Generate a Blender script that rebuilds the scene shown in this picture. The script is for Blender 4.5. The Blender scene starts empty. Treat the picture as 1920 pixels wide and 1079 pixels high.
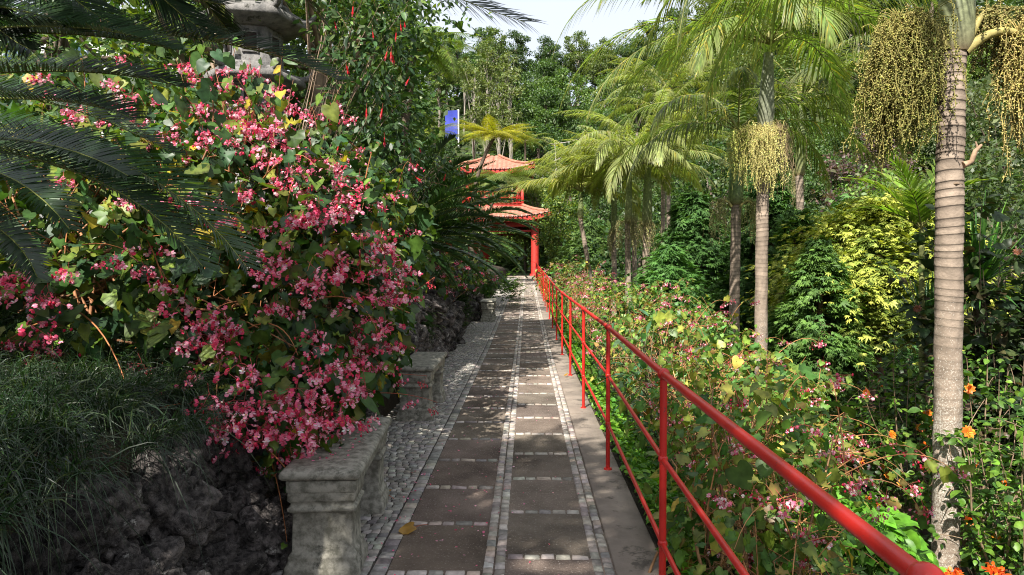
import bpy, math, random
import numpy as np
from mathutils import Vector, Matrix
R = math.radians
rng = np.random.default_rng(7)
random.seed(7)
C = bpy.context.scene
COL = C.collection

# ------------------------------------------------------------------ camera, sky, sun, exposure
cam_d = bpy.data.cameras.new("camera"); cam = bpy.data.objects.new("camera", cam_d); COL.objects.link(cam)
cam_d.lens = 24; cam_d.sensor_width = 36; cam_d.clip_start = 0.05; cam_d.clip_end = 2000
PITCH, YAW = R(1.77), R(1.25)
cam.location = (0, 0, 1.4)
cam.rotation_euler = (R(90) - PITCH, 0, YAW)
C.camera = cam

SUN_EL, SUN_AZ = R(46), R(-24)          # azimuth measured from straight behind the viewer, negative = to the left
S = Vector((math.sin(SUN_AZ) * math.cos(SUN_EL), -math.cos(SUN_AZ) * math.cos(SUN_EL), math.sin(SUN_EL)))
w = bpy.data.worlds.new("World"); C.world = w; w.use_nodes = True
nt = w.node_tree; bg = nt.nodes["Background"]
sky = nt.nodes.new("ShaderNodeTexSky"); sky.sky_type = 'NISHITA'; sky.sun_disc = False
sky.sun_elevation = SUN_EL
sky.sun_rotation = math.atan2(S.x, S.y)
sky.altitude = 200; sky.air_density = 1.0; sky.dust_density = 3.0; sky.ozone_density = 1.0
# thin high cloud veiling most of the blue
tcw = nt.nodes.new('ShaderNodeTexCoord'); cn = nt.nodes.new('ShaderNodeTexNoise'); cn.inputs['Scale'].default_value = 2.2; cn.inputs['Detail'].default_value = 6
nt.links.new(tcw.outputs['Generated'], cn.inputs['Vector'])
cm = nt.nodes.new('ShaderNodeMapRange'); cm.inputs[1].default_value = .35; cm.inputs[2].default_value = .62; cm.inputs[3].default_value = .75; cm.inputs[4].default_value = .92
nt.links.new(cn.outputs[0], cm.inputs[0])
mxw = nt.nodes.new('ShaderNodeMix'); mxw.data_type = 'RGBA'; mxw.inputs['B'].default_value = (2.75, 2.85, 3.05, 1)
nt.links.new(cm.outputs[0], mxw.inputs['Factor']); nt.links.new(sky.outputs[0], mxw.inputs['A'])
nt.links.new(mxw.outputs['Result'], bg.inputs[0]); bg.inputs[1].default_value = 0.15
sl = bpy.data.lights.new("sun", 'SUN'); sl.energy = 4.8; sl.angle = R(0.5); sl.color = (1.0, 0.94, 0.85)
so = bpy.data.objects.new("sun", sl); COL.objects.link(so)
so.rotation_euler = S.to_track_quat('Z', 'Y').to_euler()
C.view_settings.view_transform = 'Standard'; C.view_settings.look = 'None'
C.view_settings.exposure = 1.28; C.view_settings.gamma = 1; C.view_settings.use_curve_mapping = False
C.render.engine = 'CYCLES'
C.cycles.use_denoising = True; C.cycles.denoising_prefilter = 'NONE'; C.cycles.filter_width = 1.05
C.cycles.max_bounces = 6; C.cycles.diffuse_bounces = 3; C.cycles.glossy_bounces = 2
C.cycles.transmission_bounces = 4; C.cycles.transparent_max_bounces = 4
C.cycles.sample_clamp_indirect = 6
C.cycles.caustics_reflective = False; C.cycles.caustics_refractive = False

# ------------------------------------------------------------------ geometry of the view: a photo pixel seen at distance d along +Y
Rm = Matrix.Rotation(YAW, 3, 'Z') @ Matrix.Rotation(R(90) - PITCH, 3, 'X')
def ray(px, py): return Rm @ Vector(((px - 960) / 1280.0, -(py - 539.5) / 1280.0, -1.0))
def P(px, py, d):
    r = ray(px, py); t = d / r.y
    return np.array((r.x * t, d, 1.4 + r.z * t))

# ------------------------------------------------------------------ mesh builder (numpy)
def unit(a): return a / np.maximum(np.linalg.norm(a, axis=-1, keepdims=True), 1e-9)
class Geo:
    def __init__(s): s.V = []; s.C = []; s.F = {}; s.M = {}; s.n = 0
    def add(s, V, F, col=(1, 1, 1), mi=0):
        V = np.asarray(V, float).reshape(-1, 3); F = np.asarray(F, int)
        c = np.empty((len(V), 3)); c[:] = col
        s.V.append(V); s.C.append(c); k = F.shape[1]
        s.F.setdefault(k, []).append(F + s.n); s.M.setdefault(k, []).append(np.full(len(F), mi)); s.n += len(V)
    def inst(s, T, pos, rot, sc, col, mi=0):
        """T=(V,F[,Ccol]); pos n,3; rot n,3,3 (columns = local axes); sc n or n,3; col n,3"""
        V, F = T[0], T[1]; n = len(pos); k = len(V)
        sc = np.asarray(sc, float)
        if sc.ndim == 0: sc = np.full(n, float(sc))
        if sc.ndim == 1: sc = sc[:, None].repeat(3, 1)
        W = np.einsum('nij,nkj->nki', rot, V[None] * sc[:, None, :]) + np.asarray(pos)[:, None, :]
        FF = (F[None] + (np.arange(n) * k)[:, None, None]).reshape(-1, F.shape[1])
        col = np.asarray(col, float)
        if col.ndim == 1: col = np.tile(col, (n, 1))
        cc = np.repeat(col, k, 0)
        if len(T) > 2: cc = cc * np.tile(T[2], (n, 1))
        s.add(W.reshape(-1, 3), FF, cc, mi)
    def mesh(s, name, mats, smooth=True, off=(0, 0, 0)):
        me = bpy.data.meshes.new(name)
        V = np.concatenate(s.V) - np.asarray(off); Cc = np.concatenate(s.C)
        me.vertices.add(len(V)); me.vertices.foreach_set('co', V.astype(np.float32).ravel())
        loops = []; starts = []; mi = []; st = 0
        for k in s.F:
            F = np.concatenate(s.F[k]); loops.append(F.ravel()); starts.append(st + np.arange(len(F)) * k)
            mi.append(np.concatenate(s.M[k])); st += F.size
        loops = np.concatenate(loops); starts = np.concatenate(starts)
        me.loops.add(len(loops)); me.loops.foreach_set('vertex_index', loops.astype(np.int32))
        me.polygons.add(len(starts)); me.polygons.foreach_set('loop_start', starts.astype(np.int32))
        me.polygons.foreach_set('material_index', np.concatenate(mi).astype(np.int32))
        if smooth: me.polygons.foreach_set('use_smooth', np.ones(len(starts), bool))
        me.update(calc_edges=True)
        at = me.color_attributes.new('Col', 'FLOAT_COLOR', 'POINT')
        at.data.foreach_set('color', np.c_[Cc, np.ones(len(Cc))].astype(np.float32).ravel())
        for m in (mats if isinstance(mats, (list, tuple)) else [mats]): me.materials.append(m)
        return me
def link(name, me, parent=None, loc=(0, 0, 0), label=None, cat=None, group=None, kind=None, rz=0, sc=None):
    o = bpy.data.objects.new(name, me); COL.objects.link(o)
    if parent is not None: o.parent = parent
    o.location = loc
    if rz: o.rotation_euler[2] = rz
    if sc is not None: o.scale = (sc, sc, sc) if np.isscalar(sc) else sc
    tag(o, label, cat, group, kind); return o
def tag(o, label=None, cat=None, group=None, kind=None):
    if label: o['label'] = label
    if cat: o['category'] = cat
    if group: o['group'] = group
    if kind: o['kind'] = kind
    return o
def thing(name, loc, label, cat, group=None, rz=0, sc=None):
    return link(name, None, None, loc, label, cat, group, None, rz, sc)
def part(name, geo, mats, root, label=None, smooth=True, kind=None):
    """geometry written in world coordinates, stored relative to its thing"""
    return link(name, geo.mesh(name, mats, smooth, root.location), root, label=label, kind=kind)
def copy_tree(o, loc=None, rz=0, sc=None, label=None, parent=None):
    c = o.copy(); COL.objects.link(c)
    if parent is not None: c.parent = parent
    if loc is not None: c.location = loc; c.rotation_euler = (0, 0, rz)
    if sc is not None: c.scale = (sc, sc, sc) if np.isscalar(sc) else sc
    if label: c['label'] = label
    for ch in [x for x in o.children]:
        copy_tree(ch, parent=c)
    return c

# ------------------------------------------------------------------ shapes
def tube(g, pts, rad, sides=6, col=(1, 1, 1), mi=0, cap=False):
    pts = np.asarray(pts, float); n = len(pts)
    rad = np.broadcast_to(np.asarray(rad, float), (n,))
    T = unit(np.gradient(pts, axis=0))
    up = np.array((0, 0, 1.0)) if abs(T[0, 2]) < .9 else np.array((0, 1.0, 0))
    A = unit(np.cross(T, up)); B = np.cross(T, A)
    a = np.arange(sides) * 2 * np.pi / sides
    V = pts[:, None] + rad[:, None, None] * (np.cos(a)[None, :, None] * A[:, None] + np.sin(a)[None, :, None] * B[:, None])
    i = np.arange(n - 1)[:, None] * sides; j = np.arange(sides)[None]; j2 = (j + 1) % sides
    F = np.stack([i + j, i + j2, i + sides + j2, i + sides + j], -1).reshape(-1, 4)
    c = col
    if np.ndim(col) == 2: c = np.repeat(col, sides, 0)
    g.add(V.reshape(-1, 3), F, c, mi)
    if cap:
        for k, q in ((0, 0), (n - 1, (n - 1) * sides)):
            r = V[k]; cc = pts[k]
            g.add(np.vstack([r, cc]), [(j_, (j_ + 1) % sides, sides) for j_ in range(sides)], c if np.ndim(c) == 1 else c[0], mi)
def bez(p0, p1, p2, n=12):
    t = np.linspace(0, 1, n)[:, None]
    return (1 - t) ** 2 * np.asarray(p0) + 2 * t * (1 - t) * np.asarray(p1) + t * t * np.asarray(p2)
def box(g, c, s, col=(1, 1, 1), rz=0, bev=0.0, mi=0):
    """box with chamfered vertical and top edges"""
    x, y, z = np.asarray(s) / 2.0; b = min(bev, x * .9, y * .9, z * .9)
    def ring(ix, zz): 
        X, Y = x - ix, y - ix
        bb = max(b - ix, 0) if b > 0 else 0
        return [(X - b * .3, -Y, zz), (X, -Y + b * .3, zz), (X, Y - b * .3, zz), (X - b * .3, Y, zz), (-X + b * .3, Y, zz), (-X, Y - b * .3, zz), (-X, -Y + b * .3, zz), (-X + b * .3, -Y, zz)]
    if b > 0:
        V = np.array(ring(b, -z) + ring(0, -z + b) + ring(0, z - b) + ring(b, z)); k = 8
        F = [(r * k + i, r * k + (i + 1) % k, (r + 1) * k + (i + 1) % k, (r + 1) * k + i) for r in range(3) for i in range(k)]
        V = rotz(V, rz) + np.asarray(c); g.add(V, F, col, mi)
        g.add(V[24:32], [tuple(range(8))], col, mi); g.add(V[0:8], [tuple(range(7, -1, -1))], col, mi)
    else:
        V = np.array([(a, b_, c_) for c_ in (-z, z) for a, b_ in ((-x, -y), (x, -y), (x, y), (-x, y))])
        V = rotz(V, rz) + np.asarray(c)
        g.add(V, [(0, 1, 5, 4), (1, 2, 6, 5), (2, 3, 7, 6), (3, 0, 4, 7), (4, 5, 6, 7), (3, 2, 1, 0)], col, mi)
def rotz(V, a):
    V = np.asarray(V, float); c, s_ = math.cos(a), math.sin(a)
    return np.stack([V[..., 0] * c - V[..., 1] * s_, V[..., 0] * s_ + V[..., 1] * c, V[..., 2]], -1)
def rot_from(dirv, nrm, roll=None):
    """columns: x = side, y = direction, z = normal"""
    y = unit(dirv); x = unit(np.cross(y, nrm)); z = np.cross(x, y)
    return np.stack([x, y, z], -1)
def rand_dirs(n, r=None):
    r = r or rng
    return unit(r.normal(size=(n, 3)))
def colvar(n, base, dv=.25, dh=.08, r=None):
    r = r or rng
    base = np.asarray(base, float)
    c = base[None] * np.exp(r.normal(0, dv, (n, 1)))
    c = c * np.exp(r.normal(0, dh, (n, 3)))
    return np.clip(c, 0.002, 1)
def pick(n, cols, p, dv=.2, dh=.06, r=None):
    r = r or rng
    cols = np.asarray(cols, float); i = r.choice(len(cols), n, p=np.asarray(p) / np.sum(p))
    return np.clip(cols[i] * np.exp(r.normal(0, dv, (n, 1))) * np.exp(r.normal(0, dh, (n, 3))), .002, 1)

# leaf templates: y = along, z = normal
LEAF_SMALL = (np.array([(0, 0, 0), (.28, .45, .06), (0, 1, -.05), (-.28, .45, .06)]), np.array([(0, 1, 2, 3)]))
def _leaf(w, ncut=4, fold=.12, droop=.18):
    V = []; n = ncut
    for i in range(n + 1):
        t = i / n; ww = w * math.sin(math.pi * min(1, t * .93 + .07)) ** .8 * (1 if t < .5 else 1 - .15 * (t - .5))
        z = -droop * t * t
        V += [(-ww, t, z + fold * ww * 2), (0, t, z), (ww, t, z + fold * ww * 2)]
    F = [(3 * i + a, 3 * i + a + 1, 3 * i + a + 4, 3 * i + a + 3) for i in range(n) for a in (0, 1)]
    return np.array(V), np.array(F)
LEAF = _leaf(.24, 3)
LEAF_LONG = _leaf(.13, 3, .2, .3)
LEAF_WIDE = _leaf(.36, 4, .15, .3)
def _begonia(jg=0.0, wv=.03):
    # lopsided heart, petiole at origin, tip at y=1
    out = [(0, 0), (.16, -.17), (.40, -.20), (.56, 0), (.57, .25), (.45, .52), (.27, .78), (0.03, 1.0), (-.16, .76), (-.32, .52), (-.42, .26), (-.40, .02), (-.26, -.12), (-.1, -.1)]
    mid = [(0, 0.02), (0.03, .35), (0.04, .68)]
    V = [(x * q, y * q, .10 * abs(x) - .22 * y * y + wv * (-1) ** i) for i, (x, y) in enumerate(out) for q in (1 - jg * (i % 2),)] + [(x, y, -.22 * y * y - .01) for x, y in mid]
    F = [(14, 0, 1, 1), (14, 1, 2, 2), (14, 2, 3, 3), (14, 3, 4, 15), (15, 4, 5, 5), (15, 5, 6, 16), (16, 6, 7, 7), (16, 7, 8, 8), (16, 8, 9, 15), (15, 9, 10, 10), (15, 10, 11, 14), (14, 11, 12, 12), (14, 12, 13, 13), (14, 13, 0, 0)]
    T = []
    for f in F:
        f = list(f)
        if f[2] == f[3] or f[3] == f[0]: T.append(f[:3])
        else: T += [[f[0], f[1], f[2]], [f[0], f[2], f[3]]]
    cc = np.ones((len(V), 3)) * .92; cc[14:] = 1.25; cc[0] = 1.2
    return np.array(V), np.array(T), cc
LEAF_BEG = _begonia(); LEAF_BEG2 = _begonia(.22, .07)

def strips(g, Pp, D, L, W, T, grav=.3, rows=3, col=(1, 1, 1), tipcol=None, bend=None):
    """ribbons: start Pp, direction D, length L, half-width W, blade widens along T"""
    n = len(Pp); D = unit(D); L = np.broadcast_to(L, (n,)); W = np.broadcast_to(W, (n,)); grav = np.broadcast_to(grav, (n,))
    t = np.linspace(0, 1, rows + 1)
    down = np.array((0, 0, -1.0))
    c = Pp[:, None] + D[:, None] * (L[:, None] * t)[..., None] * (1 - .25 * grav[:, None] * t[None])[..., None] + down * (grav * L)[:, None, None] * (t ** 2)[None, :, None]
    if bend is not None: c = c + bend[:, None] * (t ** 2)[None, :, None] * L[:, None, None]
    Wd = unit(T - (T * D).sum(-1, keepdims=True) * D)
    prof = np.array([.55] + [1 - .95 * (k / rows) ** 2.2 for k in range(1, rows + 1)])
    a = c + Wd[:, None] * (W[:, None] * prof)[..., None]; b = c - Wd[:, None] * (W[:, None] * prof)[..., None]
    V = np.stack([a, b], 2).reshape(n, -1, 3); k = 2 * (rows + 1)
    f = np.array([(2 * i, 2 * i + 1, 2 * i + 3, 2 * i + 2) for i in range(rows)])
    F = (f[None] + (np.arange(n) * k)[:, None, None]).reshape(-1, 4)
    col = np.asarray(col, float)
    if col.ndim == 1: col = np.tile(col, (n, 1))
    cc = np.repeat(col[:, None], k, 1)
    if tipcol is not None:
        ts = np.repeat(t, 2)[None, :, None] ** 2
        cc = cc * (1 - ts) + np.asarray(tipcol)[None, None] * ts
    g.add(V.reshape(-1, 3), F, cc.reshape(-1, 3))

def frond(gl, gr, pts, ll, nl=60, v=.35, ang=(68, 25), wid=.012, grav=.3, col=(.06, .12, .02), dv=.18, rr=.012, start=.08,
          up=(0, 0, 1), rows=3, rcol=(.12, .16, .04), tip=None, yellow=0., prof=None, jit=.05):
    """feather leaf: rachis polyline pts, leaflets on both sides"""
    pts = np.asarray(pts, float); m = len(pts)
    tube(gr, pts, rr * np.linspace(1, .18, m), 5, rcol)
    s = np.linspace(start, .995, nl); s = np.clip(s + rng.normal(0, .25 / nl, nl), 0, 1)
    fi = s * (m - 1); i0 = np.minimum(fi.astype(int), m - 2); fr = (fi - i0)[:, None]
    Pp = pts[i0] * (1 - fr) + pts[i0 + 1] * fr
    Tg = unit(np.gradient(pts, axis=0)); T = unit(Tg[i0] * (1 - fr) + Tg[i0 + 1] * fr)
    U = np.asarray(up, float)[None]; Sd = unit(np.cross(T, U)); N = np.cross(Sd, T)
    a = np.radians(ang[0] + (ang[1] - ang[0]) * s) [:, None]
    if prof is None: pr = np.clip(np.sin(np.pi * (.16 + .80 * s ** .85)), .12, 1)
    else: pr = np.interp(s, *prof)
    for sg in (1, -1):
        aj = a + rng.normal(0, jit, (nl, 1)); vj = v + rng.normal(0, jit * 1.5, (nl, 1))
        D = np.cos(aj) * T + np.sin(aj) * (sg * np.cos(vj) * Sd + np.sin(vj) * N)
        c = colvar(nl, col, dv, .05)
        if yellow > 0:
            k = rng.random(nl) < yellow; c[k] = colvar(k.sum(), (.38, .33, .05), .2, .05)
        strips(gl, Pp, D, ll * pr * np.exp(rng.normal(0, .06, nl)), wid * (.5 + .5 * pr), T, grav * np.exp(rng.normal(0, .2, nl)), rows, c, tip)
def arc(base, az, el, L, droop, n=14, pw=1.3, side=0.0):
    """curve leaving base at elevation el, bending down by droop radians"""
    s = np.linspace(0, 1, n); e = el - droop * s ** pw; a = az + side * s
    d = np.stack([np.cos(e) * np.cos(a), np.cos(e) * np.sin(a), np.sin(e)], -1) * (L / (n - 1))
    return np.asarray(base) + np.vstack([np.zeros(3), np.cumsum(d[:-1], 0)])
# ------------------------------------------------------------------ materials (all procedural)
def newmat(name):
    m = bpy.data.materials.new(name); m.use_nodes = True; t = m.node_tree
    return m, t, t.nodes['Principled BSDF'], t.nodes['Material Output']
def leaf_mat(name, rough=.42, tr=.35, tint=(1.5, 1.55, .55), spec=.5, vary=.12, nscale=14, mott=.35):
    m, t, b, o = newmat(name); N = t.nodes; L = t.links
    at = N.new('ShaderNodeAttribute'); at.attribute_name = 'Col'
    tc = N.new('ShaderNodeTexCoord'); no = N.new('ShaderNodeTexNoise'); no.inputs['Scale'].default_value = nscale; no.inputs['Detail'].default_value = 2
    L.new(tc.outputs['Object'], no.inputs['Vector'])
    mr = N.new('ShaderNodeMapRange'); mr.inputs[1].default_value = .3; mr.inputs[2].default_value = .7; mr.inputs[3].default_value = 1 - mott; mr.inputs[4].default_value = 1 + mott
    L.new(no.outputs[0], mr.inputs[0])
    mu = N.new('ShaderNodeVectorMath'); mu.operation = 'SCALE'; L.new(at.outputs['Color'], mu.inputs[0]); L.new(mr.outputs[0], mu.inputs['Scale'])
    oi = N.new('ShaderNodeObjectInfo'); mr2 = N.new('ShaderNodeMapRange'); mr2.inputs[3].default_value = 1 - vary; mr2.inputs[4].default_value = 1 + vary
    L.new(oi.outputs['Random'], mr2.inputs[0])
    mu2 = N.new('ShaderNodeVectorMath'); mu2.operation = 'SCALE'; L.new(mu.outputs[0], mu2.inputs[0]); L.new(mr2.outputs[0], mu2.inputs['Scale'])
    L.new(mu2.outputs[0], b.inputs['Base Color'])
    b.inputs['Roughness'].default_value = rough; b.inputs['Specular IOR Level'].default_value = spec
    tb = N.new('ShaderNodeBsdfTranslucent'); tm = N.new('ShaderNodeVectorMath'); tm.operation = 'MULTIPLY'; tm.inputs[1].default_value = tint
    L.new(mu2.outputs[0], tm.inputs[0]); L.new(tm.outputs[0], tb.inputs['Color'])
    mx = N.new('ShaderNodeMixShader'); mx.inputs[0].default_value = tr
    L.new(b.outputs[0], mx.inputs[1]); L.new(tb.outputs[0], mx.inputs[2]); L.new(mx.outputs[0], o.inputs['Surface'])
    return m
def rough_mat(name, c1, c2, scale=6, rough=.85, bump=.3, bscale=40, attr=False, c3=None, s3=3, t3=.58, dist=.02, det=8, spec=.3, ramp=(.35, .65)):
    m, t, b, o = newmat(name); N = t.nodes; L = t.links
    tc = N.new('ShaderNodeTexCoord')
    n1 = N.new('ShaderNodeTexNoise'); n1.inputs['Scale'].default_value = scale; n1.inputs['Detail'].default_value = det; n1.inputs['Roughness'].default_value = .65
    L.new(tc.outputs['Object'], n1.inputs['Vector'])
    cr = N.new('ShaderNodeValToRGB'); cr.color_ramp.elements[0].position = ramp[0]; cr.color_ramp.elements[1].position = ramp[1]
    cr.color_ramp.elements[0].color = (*c1, 1); cr.color_ramp.elements[1].color = (*c2, 1)
    L.new(n1.outputs[0], cr.inputs[0]); out = cr.outputs[0]
    if c3 is not None:
        n3 = N.new('ShaderNodeTexNoise'); n3.inputs['Scale'].default_value = s3; n3.inputs['Detail'].default_value = 10; n3.inputs['Roughness'].default_value = .7
        L.new(tc.outputs['Object'], n3.inputs['Vector'])
        r3 = N.new('ShaderNodeMapRange'); r3.inputs[1].default_value = t3; r3.inputs[2].default_value = t3 + .06; L.new(n3.outputs[0], r3.inputs[0])
        mx = N.new('ShaderNodeMix'); mx.data_type = 'RGBA'; mx.inputs['B'].default_value = (*c3, 1)
        L.new(r3.outputs[0], mx.inputs['Factor']); L.new(out, mx.inputs['A']); out = mx.outputs['Result']
    if attr:
        at = N.new('ShaderNodeAttribute'); at.attribute_name = 'Col'
        mu = N.new('ShaderNodeVectorMath'); mu.operation = 'MULTIPLY'; L.new(out, mu.inputs[0]); L.new(at.outputs['Color'], mu.inputs[1]); out = mu.outputs[0]
    L.new(out, b.inputs['Base Color']); b.inputs['Roughness'].default_value = rough; b.inputs['Specular IOR Level'].default_value = spec
    n2 = N.new('ShaderNodeTexNoise'); n2.inputs['Scale'].default_value = bscale; n2.inputs['Detail'].default_value = 8; n2.inputs['Roughness'].default_value = .7
    L.new(tc.outputs['Object'], n2.inputs['Vector'])
    bu = N.new('ShaderNodeBump'); bu.inputs['Strength'].default_value = bump; bu.inputs['Distance'].default_value = dist
    L.new(n2.outputs[0], bu.inputs['Height']); L.new(bu.outputs[0], b.inputs['Normal'])
    return m
def col_mat(name, rough=.8, bump=.3, bscale=60, mott=.25, nscale=12, spec=.3, metallic=0):
    m, t, b, o = newmat(name); N = t.nodes; L = t.links
    at = N.new('ShaderNodeAttribute'); at.attribute_name = 'Col'
    tc = N.new('ShaderNodeTexCoord'); no = N.new('ShaderNodeTexNoise'); no.inputs['Scale'].default_value = nscale; no.inputs['Detail'].default_value = 6
    L.new(tc.outputs['Object'], no.inputs['Vector'])
    mr = N.new('ShaderNodeMapRange'); mr.inputs[1].default_value = .3; mr.inputs[2].default_value = .7; mr.inputs[3].default_value = 1 - mott; mr.inputs[4].default_value = 1 + mott
    L.new(no.outputs[0], mr.inputs[0])
    mu = N.new('ShaderNodeVectorMath'); mu.operation = 'SCALE'; L.new(at.outputs['Color'], mu.inputs[0]); L.new(mr.outputs[0], mu.inputs['Scale'])
    L.new(mu.outputs[0], b.inputs['Base Color']); b.inputs['Roughness'].default_value = rough; b.inputs['Specular IOR Level'].default_value = spec
    n2 = N.new('ShaderNodeTexNoise'); n2.inputs['Scale'].default_value = bscale; n2.inputs['Detail'].default_value = 6
    L.new(tc.outputs['Object'], n2.inputs['Vector'])
    bu = N.new('ShaderNodeBump'); bu.inputs['Strength'].default_value = bump; bu.inputs['Distance'].default_value = .01
    L.new(n2.outputs[0], bu.inputs['Height']); L.new(bu.outputs[0], b.inputs['Normal'])
    return m
M_LEAF = leaf_mat('leaf', .5, .35)
M_GLOSS = leaf_mat('glossy_leaf', .42, .32, spec=.32, nscale=22)
M_PALM = leaf_mat('palm_leaf', .40, .42, (1.4, 1.5, .55), spec=.5, mott=.2)
M_CYCAD = leaf_mat('cycad_leaf', .34, .16, (1.5, 1.8, .4), spec=.35, mott=.15)
M_CONIFER = leaf_mat('conifer_leaf', .6, .25, mott=.3)
M_PETAL = leaf_mat('petal', .45, .45, (1.15, .9, .95), spec=.4, mott=.12, vary=.1)
M_GRASS = leaf_mat('grass_blade', .45, .3, mott=.3)
M_FRUIT = leaf_mat('fruit', .5, .15, (1, 1, .6), mott=.25)
M_BARK = col_mat('bark', .9, .8, 30, .35, 9)
M_STEM = col_mat('stem', .6, .3, 60, .25, 20)
M_PALMTRUNK = col_mat('palm_trunk', .85, .5, 45, .22, 14)
def lichen(m):
    """pale lichen specks on the trunk"""
    t = m.node_tree; N = t.nodes; L = t.links; b = N['Principled BSDF']; src = b.inputs['Base Color'].links[0].from_socket
    tc = N.new('ShaderNodeTexCoord'); v = N.new('ShaderNodeTexNoise'); v.inputs['Scale'].default_value = 75; v.inputs['Detail'].default_value = 5; v.inputs['Roughness'].default_value = .75
    L.new(tc.outputs['Object'], v.inputs['Vector'])
    big = N.new('ShaderNodeTexNoise'); big.inputs['Scale'].default_value = 2.2; big.inputs['Detail'].default_value = 3; L.new(tc.outputs['Object'], big.inputs['Vector'])
    sep = N.new('ShaderNodeSeparateXYZ'); L.new(tc.outputs['Object'], sep.inputs[0])
    zr = N.new('ShaderNodeMapRange'); zr.inputs[1].default_value = 3.6; zr.inputs[2].default_value = 1.2; zr.inputs[3].default_value = -.16; zr.inputs[4].default_value = .03
    L.new(sep.outputs['Z'], zr.inputs[0])
    ad = N.new('ShaderNodeMath'); ad.operation = 'ADD'; L.new(v.outputs[0], ad.inputs[0]); L.new(zr.outputs[0], ad.inputs[1])
    sc = N.new('ShaderNodeMath'); sc.operation = 'MULTIPLY_ADD'; L.new(big.outputs[0], sc.inputs[0]); sc.inputs[1].default_value = .35; sc.inputs[2].default_value = -.17
    a2 = N.new('ShaderNodeMath'); a2.operation = 'ADD'; L.new(ad.outputs[0], a2.inputs[0]); L.new(sc.outputs[0], a2.inputs[1])
    r = N.new('ShaderNodeMapRange'); r.inputs[1].default_value = .53; r.inputs[2].default_value = .60; L.new(a2.outputs[0], r.inputs[0])
    mx = N.new('ShaderNodeMix'); mx.data_type = 'RGBA'; mx.inputs['B'].default_value = (.42, .39, .34, 1)
    L.new(r.outputs[0], mx.inputs['Factor']); L.new(src, mx.inputs['A']); L.new(mx.outputs['Result'], b.inputs['Base Color'])
lichen(M_PALMTRUNK)
def per_object(m, lo, hi):
    t = m.node_tree; N = t.nodes; L = t.links; b = N['Principled BSDF']; src = b.inputs['Base Color'].links[0].from_socket
    oi = N.new('ShaderNodeObjectInfo'); mr = N.new('ShaderNodeMapRange'); mr.inputs[3].default_value = lo; mr.inputs[4].default_value = hi; L.new(oi.outputs['Random'], mr.inputs[0])
    mu = N.new('ShaderNodeVectorMath'); mu.operation = 'SCALE'; L.new(src, mu.inputs[0]); L.new(mr.outputs[0], mu.inputs['Scale']); L.new(mu.outputs[0], b.inputs['Base Color'])
M_STONE = rough_mat('bench_stone', (.13, .125, .10), (.30, .285, .24), 22, .9, .8, 110, c3=(.07, .068, .055), s3=6, t3=.60, dist=.003, ramp=(.40, .60))
M_LANT = rough_mat('lantern_stone', (.09, .09, .088), (.23, .22, .21), 9, .9, .8, 60, c3=(.045, .045, .038), s3=7, t3=.56, dist=.01)
M_LAVA = rough_mat('lava_rock', (.030, .026, .025), (.21, .185, .172), 4.5, .95, 1.0, 11, attr=True, c3=(.40, .38, .35), s3=3.2, t3=.60, dist=.035, ramp=(.40, .60))
per_object(M_LAVA, .45, 1.5)
M_ASPH = rough_mat('path_surface', (.095, .074, .060), (.245, .200, .165), 1.7, .95, 1.0, 85, attr=True, dist=.02, c3=(.36, .32, .28), s3=75, t3=.57)
M_SETT = col_mat('sett_stone', .75, .5, 70, .3, 30)
M_CONC = rough_mat('kerb_concrete', (.15, .125, .105), (.27, .225, .185), 2.2, .9, .35, 60, c3=(.10, .085, .07), s3=4.5, t3=.57, dist=.008)
M_MORTAR = rough_mat('paving_mortar', (.035, .03, .027), (.07, .06, .052), 8, .95, .5, 60)
M_SOIL = rough_mat('soil', (.018, .014, .010), (.055, .042, .028), 3, .98, .9, 14, dist=.05)
M_HILL = rough_mat('hill_soil', (.025, .04, .012), (.06, .075, .025), .2, .98, .9, 3, dist=.2)
def paint(name, c, rough=.35):
    m, t, b, o = newmat(name); N = t.nodes; L = t.links
    tc = N.new('ShaderNodeTexCoord'); n = N.new('ShaderNodeTexNoise'); n.inputs['Scale'].default_value = 9; n.inputs['Detail'].default_value = 6
    L.new(tc.outputs['Object'], n.inputs['Vector'])
    cr = N.new('ShaderNodeValToRGB'); cr.color_ramp.elements[0].position = .3; cr.color_ramp.elements[1].position = .7
    cr.color_ramp.elements[0].color = (*[x * .7 for x in c], 1); cr.color_ramp.elements[1].color = (*c, 1)
    L.new(n.outputs[0], cr.inputs[0]); L.new(cr.outputs[0], b.inputs['Base Color'])
    r = N.new('ShaderNodeMapRange'); r.inputs[3].default_value = rough - .08; r.inputs[4].default_value = rough + .2; L.new(n.outputs[0], r.inputs[0]); L.new(r.outputs[0], b.inputs['Roughness'])
    n4 = N.new('ShaderNodeTexNoise'); n4.inputs['Scale'].default_value = 34; n4.inputs['Detail'].default_value = 8; n4.inputs['Roughness'].default_value = .7; L.new(tc.outputs['Object'], n4.inputs['Vector'])
    r4 = N.new('ShaderNodeMapRange'); r4.inputs[1].default_value = .645; r4.inputs[2].default_value = .67; L.new(n4.outputs[0], r4.inputs[0])
    m4 = N.new('ShaderNodeMix'); m4.data_type = 'RGBA'; m4.inputs['B'].default_value = (*[x * .25 + .03 for x in c], 1); L.new(r4.outputs[0], m4.inputs['Factor']); L.new(cr.outputs[0], m4.inputs['A']); L.new(m4.outputs['Result'], b.inputs['Base Color'])
    n2 = N.new('ShaderNodeTexNoise'); n2.inputs['Scale'].default_value = 160; L.new(tc.outputs['Object'], n2.inputs['Vector'])
    bu = N.new('ShaderNodeBump'); bu.inputs['Strength'].default_value = .12; bu.inputs['Distance'].default_value = .002; L.new(n2.outputs[0], bu.inputs['Height']); L.new(bu.outputs[0], b.inputs['Normal'])
    return m
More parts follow.
